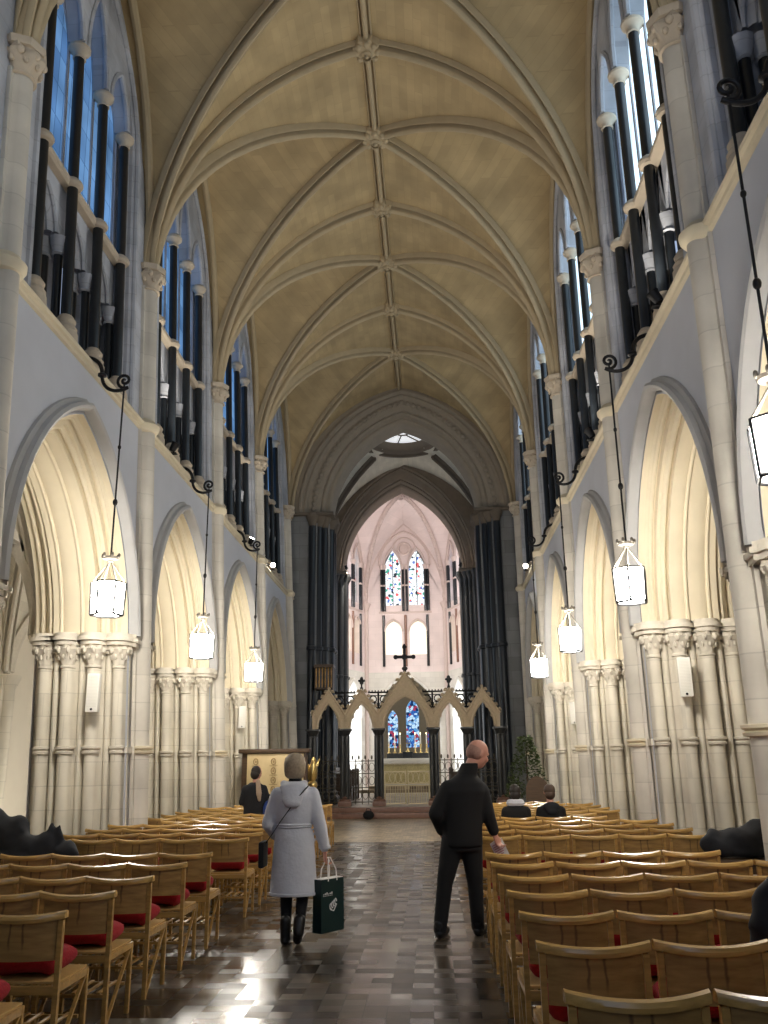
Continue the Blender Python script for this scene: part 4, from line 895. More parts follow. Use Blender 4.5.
def make_lantern():
    """built for the right-hand wall, rod at the origin, wall towards +x at .55"""
    t = empty('hanging_lantern', (0, 0, LZ))
    h = []; 
    for k in range(6): a = PI / 3 * k + .25; h.append((math.cos(a), math.sin(a)))
    r0, r1, H = .20, .215, .43
    for k in range(6):
        (ax, ay), (bx, by) = h[k], h[(k + 1) % 6]; p = MB().add([(ax * r0, ay * r0, .02), (bx * r0, by * r0, .02), (bx * r1, by * r1, H), (ax * r1, ay * r1, H)], [(0, 1, 2, 3)]); p.obj('pane', 'lampglass', t, smooth=0)
    fr = MB()
    for k in range(6):
        (ax, ay), (bx, by) = h[k], h[(k + 1) % 6]
        fr.tube([(ax * r0 * 1.03, ay * r0 * 1.03, 0), (ax * r1 * 1.03, ay * r1 * 1.03, H)], .015, 6); fr.tube([(ax * r0, ay * r0, 0), (bx * r0, by * r0, 0)], .016, 6); fr.tube([(ax * r1, ay * r1, H), (bx * r1, by * r1, H)], .011, 6)
    fr.obj('frame', 'iron', t)
    cg = MB()
    for k in range(6):
        ax, ay = h[k]; cg.tube([(ax * r1, ay * r1, H), (ax * .02, ay * .02, H + .28)], .0075, 6)
    cg.lathe([(.03, H + .27), (.045, H + .29), (.03, H + .31)], (0, 0, 0), 10).obj('cage_top', 'lampiron', t)
    cr = MB().lathe([(.03, 0), (.10, .02), (.11, .05), (.10, .05), (.03, .03)], (0, 0, H + .30), 12)
    for k in range(6): a = PI / 3 * k; cr.ell((.11 * math.cos(a), .11 * math.sin(a), H + .37), (.02, .02, .035), 8, 6)
    cr.obj('crown', 'lampiron', t)
    top = 3.30
    rd = MB().tube([(0, 0, H + .3), (0, 0, top)], .013, 8).ell((0, 0, 1.55), (.035, .035, .05), 10, 6).ell((0, 0, 2.35), (.025, .025, .035), 10, 6); rd.obj('rod', 'iron', t)
    sc = [(.12 * (1 - i / 26) * math.cos(i * .42 + 4.2) * 1.0, 0, top + .06 + .12 * (1 - i / 26) * math.sin(i * .42 + 4.2)) for i in range(26)]
    sc = [p for p in sc]
    br = MB().tube(list(reversed(sc)), .022, 8).tube(bez(sc[0], (sc[0][0] + .14, 0, top - .14), (.30, 0, top - .10), (.33, 0, top + .12)), .026, 8).lathe([(.03, -.02), (.065, 0), (.065, .03), (.03, .05)], (.33, 0, top + .14), 10).tube(bez((.33, 0, top + .15), (.35, 0, top + .42), (.5, 0, top + .46), (.80, 0, top + .46)), .03, 8)
    br.obj('bracket', 'iron', t)
    return t
lamp = make_lantern()
LN = {(1, 5.95): 'hanging lantern nearest the camera on the right, cut by the right edge', (1, 10.95): 'large hanging lantern on scroll bracket before the second right arch from the edge', (1, 15.95): 'hanging lantern second from the far end of the right wall', (1, 20.85): 'smallest hanging lantern on the right wall, furthest from the camera',
      (-1, 11.0): 'largest hanging lantern on the left, before the nearest left arch', (-1, 15.8): 'middle one of the three hanging lanterns along the left wall', (-1, 20.6): 'smallest and furthest of the three left hanging lanterns'}
first = True
for (sd, y), lb in LN.items():
    o = lamp if first else copy_tree(lamp); first = False
    o.location = (3.38 if sd > 0 else -3.42, y, LZ); o.rotation_euler = (0, 0, 0 if sd > 0 else PI); tag(o, lb, 'lantern', 'lanterns hanging from wall brackets')
flood(3.86, 10.1, 7.18, (0, 12, 15), 'twin black floodlight on right string ledge below the nearest marble shafts', UPLIGHT)
flood(3.84, 14.88, 7.18, (0, 17, 15), 'black floodlight on the right string ledge in the second bay', UPLIGHT)
flood(3.80, 26.0, 7.18, (.5, 6, 4), 'black floodlight at the far end of the right string ledge', UPLIGHT * .6)
flood(-3.88, 22.0, 7.18, (0, 19, 15), 'black floodlight on the left ledge above the third lantern', UPLIGHT * .8)
flood(-3.88, 14.9, 7.18, (0, 15, 15), 'black floodlight on the left string ledge in the second bay', UPLIGHT)
flood(-3.84, 25.0, 7.18, (.5, 6, 4), 'black floodlight at the far end of the left ledge', UPLIGHT * .6)
flood(-3.86, 5.0, 7.18, (0, 8, 15), 'black floodlight on the left ledge nearest the west end', UPLIGHT)
flood(3.84, 4.95, 7.18, (0, 8, 15), 'black floodlight on the right ledge nearest the west end', UPLIGHT)
# added unseen floodlights behind the choir arch, to brighten and tint the apse
flood(AX - 2.9, 40.95, 10.1, (AX + .5, 47, 10), 'added pale rose fill floodlight on the left choir arch capital', APSE_FILL_E, (1, .89, .86))
flood(AX + 2.9, 40.95, 10.1, (AX - .5, 47, 10), 'added rose fill floodlight on the right choir arch capital', APSE_FILL_E, (1, .89, .86))
flood(AX - 2.55, 40.95, 10.19, (AX + .3, 47, 2), 'added fill floodlight on the left choir capital aimed at the lower apse', APSE_FILL_E * .6)
flood(-3.0, 38.9, 10.19, (AL_X, 42.3, .9), 'added fill floodlight on the left choir pier aimed at the altar', 500)  # this pair is added to brighten the altar
flood(2.3, 38.9, 10.19, (AL_X, 42.3, .9), 'added fill floodlight on the right choir pier aimed at the altar', 500)
for k in (3, 4, 5):  # added lamps hidden behind the piers, to brighten the aisle walls
    flood(-6.3, PY[k] + .1, .0, (-8.4, PY[k] + 1.6, .8), 'added fill floodlight on the aisle floor behind the %s left pier from the camera' % ORD[k - 3], AISLE_FILL_E)
    flood(6.4, PY[k] + .1, .0, (8.4, PY[k] + 1.6, .8), 'added fill floodlight on the aisle floor behind the %s right pier from the camera' % ORD[k - 3], AISLE_FILL_E)

# ------------------------------------------------------------------ choir screen
SY, SX = 28.45, -.05
scr = tag(empty('choir_screen', (SX, SY, .30)), 'stone choir screen of five gabled arches on dark marble columns with central cross', 'screen')
CW = [-3.0, -1.96, -.875, .875, 1.96, 3.0]; SPZ = 2.42
for c in CW:
    col = MB()
    for dx, dy in ((-.07, -.07), (.07, -.07), (-.07, .07), (.07, .07)): col.lathe([(.075, .22), (.075, 2.14)], (dx, dy, 0), 12)
    col.lathe([(.09, .2), (.09, 2.2)], (0, 0, 0), 12)
    o = col.obj('column', 'screenmarble', scr, (c, 0, 0))
    MB().bbox(-.21, .21, -.21, .21, -.02, .14, .015).lathe([(.0, .14), (.2, .14), (.2, .18), (.15, .22), (.17, .26), (.12, .30)], (0, 0, 0), 16).obj('column_base', 'redmarble', o)
    MB().lathe([(.13, 2.08), (.15, 2.1), (.13, 2.14), (.17, 2.22), (.21, 2.30), (.0, 2.3)], (0, 0, 0), 16).bbox(-.22, .22, -.2, .2, 2.30, 2.36, .012).obj('column_capital', 'screenmarble', o)
def cusped(c, b, zs, rise, n=18, lobes=5, amp=.09):
    """foiled arch contour: scallops cut inside the pointed arch"""
    P = arc_pts(c, b, zs, rise, n); out = []
    for i, (s, z) in enumerate(P):
        t = i / (len(P) - 1); k = amp * (1 - abs(math.sin(PI * lobes * t))); k *= 1 if 0 < i < len(P) - 1 else 0
        dx, dz = c - s, zs + rise * .35 - z; L = math.hypot(dx, dz) or 1; out.append((s + dx / L * k, z + dz / L * k))
    return out
for i in range(5):
    a, b = CW[i], CW[i + 1]; c = (a + b) / 2; hb = (b - a) / 2; ctr = i == 2
    ap = 4.13 if ctr else 3.58; ob = hb - (.16 if ctr else .15); rise = 1.0 if ctr else .80
    con = arc_pts(c, ob, SPZ - .04, rise, 18); cus = con if ctr else cusped(c, ob, SPZ - .04, rise)
    top = []
    for s, z in con:
        top.append((c + (s - c) * (hb + .02) / ob, ap - (ap - 2.78) * abs(s - c) / ob))
    m = MB()
    for d in (-.13, .13): m.strip([[(s, d, z) for s, z in con], [(s, d, z) for s, z in top]]); m.ngon([(c - hb, d, SPZ - .06), (c - ob, d, SPZ - .06), (c - ob, d, SPZ), top and (top[0][0], d, top[0][1])]); m.ngon([(c + hb, d, SPZ - .06), (c + ob, d, SPZ - .06), (c + ob, d, SPZ), (top[-1][0], d, top[-1][1])])
    m.strip([[(s, d, z) for s, z in con] for d in (-.13, .13)]); m.strip([[(s, d, z) for s, z in top] for d in (-.13, .13)])
    g = m.obj('gable_arch', 'screen', scr)
    m = MB().tube([(s, -.14, z) for s, z in con], .05, 8).tube([(top[0][0], -.14, top[0][1]), (c, -.14, ap), (top[-1][0], -.14, top[-1][1])], .05, 6)
    m.obj('moulding', 'screen', g)
    if not ctr:
        m = MB()
        for d in (-.05, .05): m.strip([[(s, d, z) for s, z in con], [(s, d, z) for s, z in cus]])
        m.strip([[(s, d, z) for s, z in cus] for d in (-.05, .05)]); m.obj('cusping', 'screen', g)
    else:
        m = MB()
        for k in range(1, 15):
            s, z = arc_pts(c, ob - .03, SPZ, rise - .03, 8)[k]; m.ell((s, 0, z), (.045, .05, .045), 8, 6)
        m.obj('cusping', 'screen', g)
    for sg in (-1, 1):
        n = 7 if ctr else 5
        for k in range(n):
            t = (k + .5) / n; x = c + sg * (hb + .02) * (1 - t); z = 2.78 + (ap - 2.78) * t; m = MB().ell((x + sg * .05, 0, z + .06), (.06, .07, .055), 8, 6).ell((x + sg * .09, 0, z + .03), (.035, .05, .03), 6, 5); m.obj('crocket', 'screen', g)
    m = MB().ell((c, 0, ap + .05), (.05, .05, .07), 10, 8)
    if ctr: m.ell((c, 0, ap + .12), (.10, .10, .07), 12, 8)
    elif i in (1, 3): m.tube([(c, 0, ap), (c, 0, ap + .2)], .03, 6).ell((c, 0, ap + .24), (.07, .07, .07), 10, 8).ell((c, 0, ap + .35), (.06, .06, .08), 10, 8).ell((c - .07, 0, ap + .3), (.05, .05, .04), 8, 6).ell((c + .07, 0, ap + .3), (.05, .05, .04), 8, 6)
    m.obj('finial', 'screenmarble' if i in (1, 2, 3) else 'screen', g)
# great cross over the middle gable
m = MB().tube([(0, 0, 4.15), (0, 0, 4.32)], .05, 8).bbox(-.045, .045, -.04, .04, 4.28, 4.92, .01).bbox(-.27, .27, -.04, .04, 4.58, 4.67, .01)
for x, z in ((-.29, 4.625), (.29, 4.625), (0, 4.95)): m.ell((x, 0, z), (.075, .05, .075), 10, 8).ell((x * 1.12, 0, z + (.07 if x == 0 else 0)), (.04, .04, .04), 8, 6)
m.ell((0, 0, 4.625), (.10, .05, .10), 12, 8); m.obj('cross', 'iron', scr)
# iron cresting between the gables
for c in CW[1:5]:
    m = MB().tube([(c - .34, 0, 3.50), (c + .34, 0, 3.50)], .03, 6).tube([(c, 0, 2.75), (c, 0, 3.52)], .035, 6).tube([(c - .26, 0, 3.4), (c + .26, 0, 3.4)], .015, 6)
    for sg in (-1, 1):
        m.tube([(c + sg * (.17 + .11 * math.cos(a * .45)), 0, 3.38 + .11 * math.sin(a * .45) - .1) for a in range(12)], .022, 6).tube([(c, 0, 2.95), (c + sg * .1, 0, 3.08), (c + sg * .13, 0, 3.22)], .02, 6)
        m.tube([(c + sg * (.08 + .05 * math.cos(a * .5)), 0, 3.12 + .05 * math.sin(a * .5)) for a in range(13)], .014, 6)
    for k in range(7): m.ell((c - .3 + .1 * k, 0, 3.54), (.02, .02, .035), 6, 5)
    m.obj('iron_cresting', 'iron', scr)
# low grilles in the side bays and the brass gate in the middle bay
for i in (0, 1, 3, 4):
    a, b = CW[i] + .13, CW[i + 1] - .13; m = MB(); n = 5
    for k in range(n): x = a + (b - a) * k / (n - 1); m.tube([(x, 0, .05), (x, 0, 1.42)], .016, 6)
    for z in (.12, .55, .98, 1.36): m.tube([(a, 0, z), (b, 0, z)], .016, 6)
    for k in range(n - 1):
        x = a + (b - a) * (k + .5) / (n - 1)
        for z in (.33, .76, 1.17): m.tube([(x + .085 * math.cos(t * PI / 5), 0, z + .13 * math.sin(t * PI / 5)) for t in range(11)], .010, 5)
        m.ell((x, 0, 1.47), (.03, .03, .07), 8, 6)
    m.obj('grille', mat('tarnished_iron', (.10, .085, .06), .5, .5) if i == 0 else bpy.data.materials['tarnished_iron'], scr)
for sg in (-1, 1):
    m = MB(); a, b = sorted((sg * .02, sg * .72))
    for z in (.06, .60, .66, 1.02): m.bbox(a, b, -.02, .02, z - .018, z + .018, .004)
    for x in (a + .015, b - .015): m.bbox(x - .015, x + .015, -.02, .02, .03, 1.05, .004)
    for k in range(9): x = a + (b - a) * (k + .5) / 9; m.tube([(x, 0, .06), (x, 0, .60)], .011, 6).ell((x, 0, .34), (.016, .016, .04), 6, 5)
    for k in range(4):
        x = a + (b - a) * (k + .5) / 4; m.tube([(x + .08 * math.cos(t * PI / 6), 0, .84 + .16 * math.sin(t * PI / 6)) for t in range(13)], .008, 5)
    m.obj('gate_leaf', 'palebrass', scr)

# ------------------------------------------------------------------ altar and what stands on it
AL = -.42
struct(MB().bbox(AL - 2.2, AL + 2.2, 40.9, 45, .29, .44, .01).bbox(AL - 1.8, AL + 1.8, 41.3, 44, .43, .60, .01).obj('floor_altar_steps', 'choirfloor'))
al = tag(empty('altar', (AL, 42.3, .60)), 'high altar with gold patterned frontal and cream cloth behind the screen gate', 'altar')
MB().bbox(-1.12, 1.12, 0, .8, 0, 1.14, .02).obj('body', 'white', al)
m = MB().bbox(-1.14, 1.14, -.03, 0, .04, 1.0, .008)
for k in range(5): m.bbox(-1.14 + .54 * k, -1.08 + .54 * k, -.045, -.03, .04, 1.0, .004)
m.obj('frontal', 'frontal', al)
m = MB().bbox(-1.18, 1.18, -.06, .85, 1.14, 1.2, .012).bbox(-1.18, 1.18, -.075, -.05, .98, 1.19, .006)
for k in range(40): m.box(-1.17 + .0585 * k, -1.135 + .0585 * k, -.07, -.06, .93, .98)
m.obj('altar_cloth', 'altarcloth', al)
rt = tag(empty('altar_shelf', (AL, 42.85, 1.80)), 'dark shelf with raised middle on the altar top carrying candlesticks', 'shelf')
MB().bbox(-1.0, 1.0, -.1, .2, 0, .24, .01).obj('shelf_body', 'screenmarble', rt); MB().bbox(-.24, .24, -.13, -.1, .02, .30, .01).bbox(-.24, .24, -.1, .2, .24, .30, .01).obj('raised_middle', 'marble', rt)
def candlestick():
    t = empty('candlestick', (0, 0, 0))
    MB().lathe([(0, 0), (.085, 0), (.085, .02), (.04, .05), (.02, .08), (.03, .12), (.02, .16), (.018, .28), (.035, .31), (.02, .34), (.05, .38), (.055, .40), (0, .40)], (0, 0, 0), 14).obj('stem', 'brass', t)
    MB().lathe([(.02, .40), (.02, .86), (0, .87)], (0, 0, 0), 10).obj('candle', 'candle', t); MB().ell((0, 0, .905), (.012, .012, .035), 8, 8).obj('flame', 'flame', t); return t
cs0 = candlestick(); nm6 = ['leftmost', 'second from left', 'third from left', 'third from right', 'second from right', 'rightmost']
for k, x in enumerate((-.9, -.62, -.36, .36, .62, .9)):
    o = cs0 if k == 0 else copy_tree(cs0); o.location = (AL + x, 42.85, 2.046); tag(o, 'brass candlestick with white candle on the altar shelf, %s of six' % nm6[k], 'candlestick', 'candlesticks on the altar shelf')
t = tag(empty('altar_cross', (AL, 42.85, 2.10)), 'small golden cross standing in the middle of the altar shelf', 'cross')
MB().lathe([(0, 0), (.09, 0), (.09, .03), (.03, .08), (.02, .16)], (0, 0, 0), 12).obj('foot', 'brass', t); MB().bbox(-.02, .02, -.012, .012, .14, .56, .005).bbox(-.13, .13, -.012, .012, .38, .42, .005).obj('cross_bars', 'brass', t)

# choir stalls seen as dark shapes through the side bays
for sg, wh in ((-1, 'left'), (1, 'right')):
    st = tag(empty('choir_stall', (AX * .7 + sg * 2.1, 33.4, .30)), 'dark carved wooden choir stalls behind the %s side of the screen' % wh, 'stall')
    MB().bbox(-.3, .3, -1.6, 1.6, 0, .5, .02).obj('bench', 'darkoak', st); MB().bbox(sg * .3 - .04, sg * .3 + .04, -1.6, 1.6, 0, 1.15, .02).obj('back', 'darkoak', st)
    for y in (-1.6, -.5, .5, 1.6): MB().bbox(-.35, .35, y - .04, y + .04, 0, .95, .02).ell((-sg * .3, y, 1.02), (.06, .06, .09), 10, 8).obj('stall_end', 'darkoak', st)
# pulpit balcony with pale balusters against the left pier
pu = tag(empty('pulpit', (-2.75, 29.35, 3.95)), 'small wooden balustraded pulpit box high on the left crossing pier', 'pulpit')
MB().bbox(-.3, .3, -.62, -.05, 0, .06, .01).obj('floor_board', 'darkoak', pu)
m = MB()
for k in range(6): m.lathe([(.02, .06), (.03, .25), (.018, .4), (.03, .6), (.02, .72)], (-.25 + .1 * k, -.58, 0), 8)
m.obj('balusters', 'oak', pu); MB().bbox(-.32, .32, -.65, -.03, .72, .82, .01).obj('handrail', 'darkoak', pu); MB().bbox(-.3, -.26, -.6, -.05, .06, .72, .01).bbox(.26, .3, -.6, -.05, .06, .72, .01).obj('side_panel', 'darkoak', pu)
m = MB().tube([(0, -.12, 0), (.0, -.12, -.5)], .10, 10, r2=.03); m.obj('bracket', 'darkoak', pu)

# ------------------------------------------------------------------ panel screen, lectern, tree
bd = tag(empty('display_cabinet', (-3.05, 21.9, 0)), 'dark framed wooden cabinet with cream carved panel in front of the left pier', 'cabinet', None)
MB().bbox(-.88, .72, -.05, .4, .0, .78, .015).obj('base', 'darkoak', bd)
MB().bbox(-.88, .72, .05, .40, .78, 1.86, .012).obj('case', 'darkoak', bd)
MB().bbox(-.74, .66, .01, .05, .84, 1.84, .006).obj('panel', mat('cream_panel', (.62, .48, .26), .5, noise=.12, nscale=7), bd)
m = MB()
for cx_ in (-.52, -.08, .40):
    for z in (1.0, 1.22, 1.44, 1.66):
        m.tube([(cx_ + .055 * math.cos(t * PI / 5), .0, z + .075 * math.sin(t * PI / 5)) for t in range(11)], .014, 6).ell((cx_, .0, z), (.02, .015, .03), 6, 5).bbox(cx_ - .10, cx_ + .10, 0, .02, z - .11, z - .095, .003)
m.obj('carved_ornament', mat('panel_carving', (.36, .25, .11), .55), bd)
MB().bbox(-.96, .80, -.04, .44, 1.86, 1.96, .02).obj('cornice', 'darkoak', bd)
eg = tag(empty('eagle_lectern', (-2.30, 22.9, 0), .7), 'golden eagle lectern with spread wing beside the cream panelled cabinet', 'lectern')
MB().lathe([(0, 0), (.3, 0), (.3, .06), (.2, .10), (.08, .18), (.06, .5), (.10, .55), (.06, .6), (.05, .95), (.12, 1.02), (.14, 1.06), (.05, 1.1)], (0, 0, 0), 16).obj('pedestal', 'brass', eg)
MB().ell((0, 0, 1.08), (.13, .13, .12), 14, 10).obj('orb', 'brass', eg)
MB().loft([(0, .02, 1.14, .06, .06), (0, .0, 1.24, .12, .11), (0, -.02, 1.42, .13, .11), (0, -.03, 1.56, .08, .08), (0, -.04, 1.64, .06, .07), (0, -.05, 1.72, .05, .06), (0, -.05, 1.76, .02, .03)], 14).cap((0, -.1, 1.69), (0, -.17, 1.66), .03, .008, 8).obj('body', 'brass', eg)
for sg in (-1, 1):
    m = MB()
    for k in range(5): m.cap((sg * .08, .02, 1.5 - .05 * k), (sg * (.25 - .03 * k), .06 + .01 * k, 1.70 - .12 * k), .045, .022, 8)
    m.obj('wing', 'brass', eg)
tr = tag(empty('potted_tree', (3.05, 21.8, 0)), 'bushy green conifer in a dark pot beside the right crossing pier', 'potted tree')
MB().lathe([(0, 0), (.24, 0), (.30, .5), (.33, .52), (.33, .58), (.28, .58), (.27, .5), (0, .5)], (0, 0, 0), 20).obj('pot', 'pot', tr)
MB().tube([(0, 0, .45), (.01, .01, 1.9)], .035, 8, r2=.01).obj('trunk', 'bark', tr)
m = MB(); rnd = random.Random(3)
for k in range(1500):
    z = .75 + 1.4 * rnd.random() ** 1.2; R_ = .46 * (1 - ((z - .75) / 1.55) ** 1.3) + .05; a = rnd.random() * 2 * PI; r = R_ * (rnd.random() ** .45); x, y = r * math.cos(a), r * math.sin(a)
    d = Vector((math.cos(a) + rnd.uniform(-.5, .5), math.sin(a) + rnd.uniform(-.5, .5), rnd.uniform(-.3, .7))).normalized(); L = rnd.uniform(.06, .12); s = d.cross(Vector((rnd.uniform(-1, 1), rnd.uniform(-1, 1), 1))).normalized() * L * .28
    p = Vector((x, y, z)); m.add([p, p + d * L * .5 + s, p + d * L, p + d * L * .5 - s], [(0, 1, 2, 3)])
m.obj('foliage', 'leaf', tr, smooth=0)
# column loudspeakers hung on the piers
def speaker():
    t = empty('column_speaker', (0, 0, 0)); MB().bbox(-.088, .088, -.13, 0, -.275, .275, .012).obj('cabinet', 'speaker', t)
    m = MB()
    for k in range(22): m.box(-.07, .07, -.134, -.130, -.20 + .0205 * k, -.191 + .0205 * k)
    m.obj('grille_slots', mat('speaker_grille', (.66, .64, .58), .6), t); MB().lathe([(0, 0), (.018, 0), (.018, .004), (0, .005)], (0, 0, 0), 12).obj('badge', 'iron', t, (0, -.131, -.235), (PI / 2, 0, 0)); MB().box(-.03, .03, 0, .06, -.1, .1).obj('bracket', 'iron', t); return t
SPK = [(-4.12, 12.60, 2.62), (-4.10, 22.54, 2.78), (4.42, 12.62, 2.70), (4.40, 22.56, 2.74)]
sp = speaker()
for k, (loc, rx, rz, lb) in enumerate(((SPK[0], .02, .10, 'slim white column loudspeaker on the nearest left pier'), (SPK[1], .12, .30, 'slim white loudspeaker tilted forward on the third left pier'),
                                       (SPK[2], .10, -.25, 'slim white column loudspeaker on the large right pier'), (SPK[3], .05, -.25, 'slim white loudspeaker on the distant right pier'))):
    o = sp if k == 0 else copy_tree(sp); o.location = loc; o.rotation_euler = (rx, 0, rz); tag(o, lb, 'loudspeaker', 'column speakers on the piers')

# ------------------------------------------------------------------ chairs
def make_chair():
    t = empty('church_chair', (0, 0, 0)); w = .236
    bow = lambda x: -.055 * (1 - (x / w) ** 2)
    # bowed top rail
    m = MB(); xs = [-w - .012 + (2 * w + .024) * i / 14 for i in range(15)]
    P = [(-.030, .0), (-.034, .018), (-.026, .034), (-.005, .041), (.014, .034), (.020, .016), (.016, 0)]
    lift = lambda x: .752 + .017 * (x / w) ** 2
    m.strip([[(x, bow(x) + d, lift(x) + h) for d, h in P] for x in xs], True); m.ngon([(xs[0], bow(xs[0]) + d, lift(xs[0]) + h) for d, h in P]); m.ngon([(xs[-1], bow(xs[-1]) + d, lift(xs[-1]) + h) for d, h in P])
    m.obj('top_rail', 'oakedge', t)
    m = MB(); xs = [-w + .03 + (2 * w - .06) * i / 12 for i in range(13)]
    m.strip([[(x, bow(x) + d, z) for d, z in ((-.012, .56), (-.012, .765), (.004, .765), (.004, .56))] for x in xs], True); m.obj('back_panel', 'oakback', t)
    for sg in (-1, 1):
        m = MB(); x = sg * (w - .012)
        m.strip([[(x + dx, y + dy, z) for dx, dy in ((-.014, -.016), (.014, -.016), (.014, .016), (-.014, .016))] for y, z in ((.0, 0), (.0, .40), (-.002, .5), (-.008, .76))], True); m.ngon([(x - .014, -.016, 0), (x + .014, -.016, 0), (x + .014, .016, 0), (x - .014, .016, 0)]); m.obj('leg', 'oak', t)
        m = MB(); m.bbox(x - .014, x + .014, .405, .437, 0, .435, .004); m.obj('leg', 'oak', t)
        m = MB(); m.strip([[(x + dx, y + dy, z) for dx, dy in ((-.010, -.013), (.010, -.013), (.010, .013), (-.010, .013))] for y, z in ((.02, .015), (.405, .40))], True); m.obj('diagonal_brace', 'oak', t)
        MB().bbox(x - .013, x + .013, .01, .41, .395, .435, .004).obj('side_rail', 'oak', t)
    MB().bbox(-w + .02, w - .02, -.012, .012, .385, .43, .004).obj('rear_rail', 'oak', t); MB().bbox(-w + .02, w - .02, .405, .43, .385, .43, .004).obj('front_rail', 'oak', t)
    MB().bbox(-w + .012, w - .012, .016, .44, .432, .448, .006).obj('seat', 'rush', t)
    m = MB().bbox(-w + .02, w - .02, .04, .06, .18, .20, .003).bbox(-w + .02, w - .02, .36, .38, .18, .20, .003)
    for k in range(5): m.bbox(-.16 + .08 * k - .012, -.16 + .08 * k + .012, .04, .38, .20, .21, .002)
    m.obj('book_rack', 'oak', t)
    return t
def cushion_mesh():
    m = MB(); n = 12; rows = []
    for i in range(9):
        a = -PI / 2 + PI * i / 8; row = []
        for j in range(28):
            b = 2 * PI * j / 28; cx_, sx_ = math.cos(b), math.sin(b); e = .34
            px = .200 * math.copysign(abs(cx_) ** e, cx_); py = .188 * math.copysign(abs(sx_) ** e, sx_); k = math.cos(a) ** .35 if math.cos(a) > 1e-6 else 0
            row.append((px * k, py * k, .062 + (.060 + .012 * math.cos(b * 3 + 1)) * math.sin(a)))
        rows.append(row)
    m.strip(rows, True); return m.mesh('kneeler_cushion', 'red')
cm = cushion_mesh()
LROWS = [3.45, 4.28, 5.12, 5.91, 6.67, 7.55, 8.39] + [10.05 + .815 * k for k in range(11)]
RROWS = [3.37, 4.23, 5.03, 5.82, 6.60, 7.40, 8.18] + [10.01 + .82 * k for k in range(11)]
ch0 = make_chair(); used = False; rnd = random.Random(11)
for sd, rows, pitch, nm in ((-1, LROWS, .499, 'left'), (1, RROWS, .515, 'right')):
    for i, y in enumerate(rows):
        near_pier = min(abs(y - p) for p in PY) < .75
        n = 5
        for k in range(n):
            x = sd * (1.245 + .25 + pitch * k); yy = y
            if k == 4 and near_pier: continue
            if sd < 0 and i < 2 and k > 0: continue
            o = ch0 if not used else copy_tree(ch0); used = True
            o.location = (x, yy + rnd.uniform(-.012, .012), 0); o.rotation_euler = (0, 0, rnd.uniform(-.012, .012))
            pos = ('aisle end' if k == 0 else ORD[k] + ' from the aisle')
            tag(o, 'oak chair, %s block, %s row from the camera, %s' % (nm, ORD[i], pos), 'chair', 'oak chairs in the %s block' % nm)
            if i < 11 and not (sd > 0 and i == 1 and k == 2) and not (k == 4 and sd < 0):
                c = mk('kneeler_cushion', cm, None, (x + rnd.uniform(-.01, .01), y + .225, .462), (0, 0, rnd.uniform(-.06, .06)))
                tag(c, 'red cushion on oak chair, %s block, %s row, %s' % (nm, ORD[i], pos), 'cushion', 'red cushions in the %s block' % nm)

# ------------------------------------------------------------------ people
def hand(m, wrist, d, side, curl=.5, L=.17):
    """palm with five separate fingers; d = hand direction, side = direction of the thumb"""
    w = Vector(wrist); d = Vector(d).normalized(); s = Vector(side); s = (s - d * s.dot(d)).normalized(); nrm = d.cross(s)
    palm = L * .5
    for k in range(4): m.cap(w + s * (.024 - .016 * k), w + d * palm + s * (.030 - .020 * k), .015, .012, 10)
    for k, l in enumerate((.42, .48, .45, .36)):
        p = w + d * palm + s * (.030 - .020 * k); a = curl
        q = p + (d * math.cos(a) + nrm * math.sin(a)) * L * l * .5; r = q + (d * math.cos(a * 2.2) + nrm * math.sin(a * 2.2)) * L * l * .5
        m.cap(p, q, .0098, .009, 8); m.cap(q, r, .009, .0075, 8)
    b = w + d * .025 + s * .026; q = b + (s * .7 + d * .8).normalized() * .038; r = q + (d * .9 + nrm * .5 + s * .1).normalized() * .032
    m.cap(b, q, .0125, .0105, 8); m.cap(q, r, .0105, .008, 8)
def head(m, c, yaw, pitch=0.0, s=1.0):
    """skull, jaw, nose, brow, ears, lips; c = centre of the head, faces +y at yaw 0"""
    R = Matrix.Rotation(yaw, 3, 'Z') @ Matrix.Rotation(pitch, 3, 'X'); c = Vector(c)
    def P(x, y, z): return c + R @ Vector((x * s, y * s, z * s))
    def E(x, y, z, rx, ry, rz): m.ell(P(x, y, z), (rx * s, ry * s, rz * s), 18, 12, R)
    E(0, -.008, .028, .077, .096, .092); E(0, .018, -.035, .062, .075, .085); E(0, .045, -.078, .036, .042, .034)
    E(0, .098, -.018, .013, .020, .024); E(0, .088, .008, .010, .016, .022); E(0, .078, .030, .052, .020, .014)
    E(0, .084, -.055, .024, .014, .008); E(0, .082, -.067, .021, .013, .008); E(.034, .070, -.02, .024, .022, .024); E(-.034, .070, -.02, .024, .022, .024)
    for sg in (-1, 1): E(sg * .078, -.005, -.008, .010, .020, .032)
    return P
def eyes(parent, P):
    m = MB()
    for sg in (-1, 1): m.ell(P(sg * .031, .078, .010), (.011, .011, .009), 10, 8)
    m.obj('eyes', 'darkhair', parent)
def boot(m, heel, toe, h=.10, r=.042):
    heel = Vector(heel); toe = Vector(toe); d = (toe - heel).normalized()
    m.cap(heel, heel + (toe - heel) * .55, r, r * 1.0, 12).cap(heel + (toe - heel) * .5, toe, r, r * .75, 12).cap(heel + Vector((0, 0, h)), heel + d * .01, r * 1.1, r * 1.05, 12)

